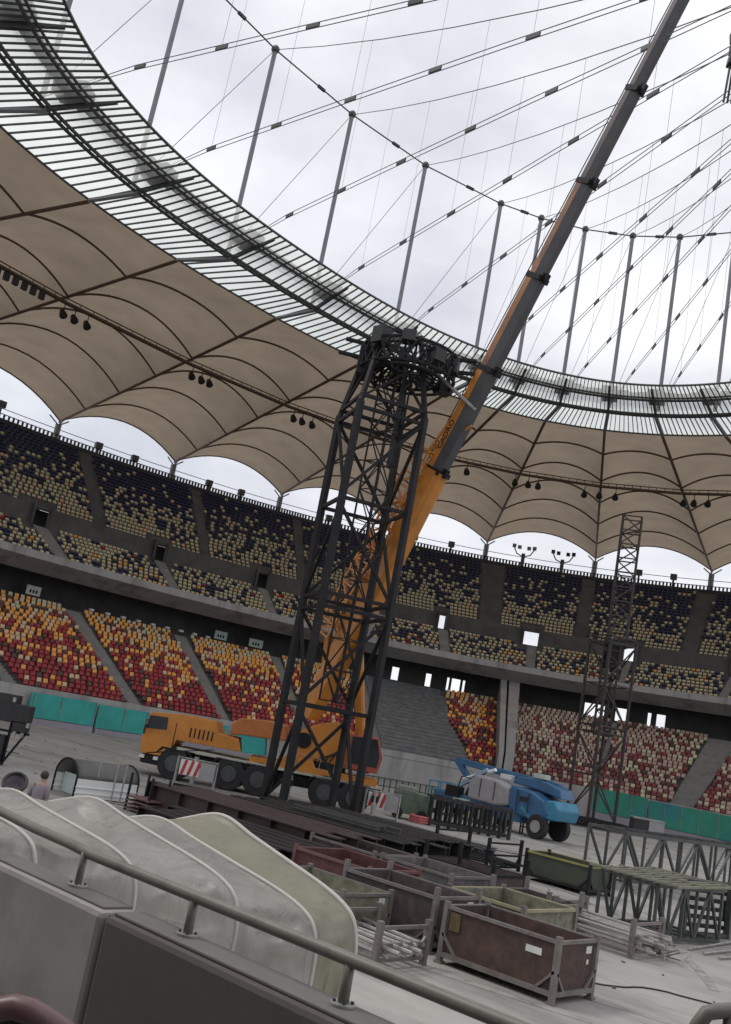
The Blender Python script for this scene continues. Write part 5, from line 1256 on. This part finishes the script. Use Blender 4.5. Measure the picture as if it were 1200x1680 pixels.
# bent end of the next rail at the lower right corner
hp = [(-45.17, -34.27, 3.7), (-45.19, -34.27, 3.79), (-45.19, -34.29, 3.84), (-45.18, -34.31, 3.88), (-45.16, -34.33, 3.89), (-45.13, -34.36, 3.9), (-45.09, -34.4, 3.89), (-45, -34.48, 3.84)]
o = empty('rail_end', V(hp[0])); MB().tube(hp, 0.022, 14).build('bend', M_tube, o, smooth=True); MB().tube([hp[5], V(hp[5]) - V((0, 0, 0.35))], 0.02, 12).build('post', M_tube, o, smooth=True)
tag(o, 'curved end of a dark grey tube rail in the bottom right corner', 'handrail')
# rounded chair back at the lower left corner
cpts = [(-47.56, -34.3, 4.06), (-47.54, -34.32, 4.07), (-47.52, -34.34, 4.08), (-47.51, -34.36, 4.08), (-47.49, -34.38, 4.07), (-47.47, -34.39, 4.06), (-47.46, -34.4, 4.03), (-47.44, -34.4, 3.99)]
o = empty('chair', V(cpts[0]) + V((0, 0, -0.6)))
mb = MB(); top_ = [V(p) for p in cpts]; inn = V((-47.47, -34.31, 3.94))
mb.tube(top_, 0.016, 10); mb.build('back_rim', M_plum, o, smooth=True)
sh_ = MB(); n = len(top_)
sh_.v = [tuple(p) for p in top_] + [tuple(p.lerp(inn, 0.5) + CF * 0.03) for p in top_] + [tuple(p.lerp(inn, 0.98) + CF * 0.04) for p in top_]
for r_ in range(2):
    for k in range(n - 1): sh_.f.append([r_ * n + k, r_ * n + k + 1, (r_ + 1) * n + k + 1, (r_ + 1) * n + k]); sh_.mi.append(0)
s2 = sh_.build('back_shell', mat('dark_plum_plastic', (0.035, 0.022, 0.022), 0.5, 0.2, 3), o, smooth=True); sf = s2.modifiers.new('solid', 'SOLIDIFY'); sf.thickness = 0.015
tag(o, 'rounded plum plastic chair back poking into the bottom left corner', 'chair')
# floor the camera stands on and an unseen deck added to dim the foreground
MB().bbox((-60, -45, 2.2), (-45.27, -22, 2.9)).build('walkway', M_conc, None)['kind'] = 'structure'
sf_ = tag(empty('unseen_near_stand', (-56, -38, 0)), 'near stand behind the camera, its unseen deck added to shade the foreground', 'grandstand')
MB().bbox((-80, -62, 11.5), (-51.5, -14, 12.3)).build('shading_deck', M_conc, sf_)  # out of view, sized for how much sky it blocks
MB().bbox((-62, -60, 2.2), (-61.5, -16, 11.5)).build('rear_wall', M_conc, sf_)

# ------------------------------------------------------------ hanging loudspeaker cluster at the upper right
p = V((-23.5, -23.83, 25.86)); o = empty('hanging_loudspeaker', p)
MB().tube([p + V((0, 0, 1.9)), p + V((0, 0, 9))], 0.02, 5).build('suspension_cable', M_cable, o)
e = MB(); pts_ = [(-.18, 1.1), (-.12, .75), (-.05, .45), (-.18, .15), (-.05, -.1)]
for k, (l, z) in enumerate(((0, 1.05), (0.02, .62), (0.0, .2))): e.box(p + LR * l + V((0, 0, z)), (0.34, 0.3, 0.36), ax=(LR + V((0, 0, .12 * (1 - k)))).normalized())
e.build('cabinet', M_black, o, bevel=0.03)
e = MB()
for l in (-.09, .0, .09): e.tube([p + LR * l + V((0, 0, 0.05)), p + LR * (l * 1.3 - .04) + V((0, 0, -1.25))], 0.035, 7)
e.build('cable_bundle', M_black, o)
tag(o, 'black loudspeaker cluster with hanging cables at the upper right picture edge', 'loudspeaker')
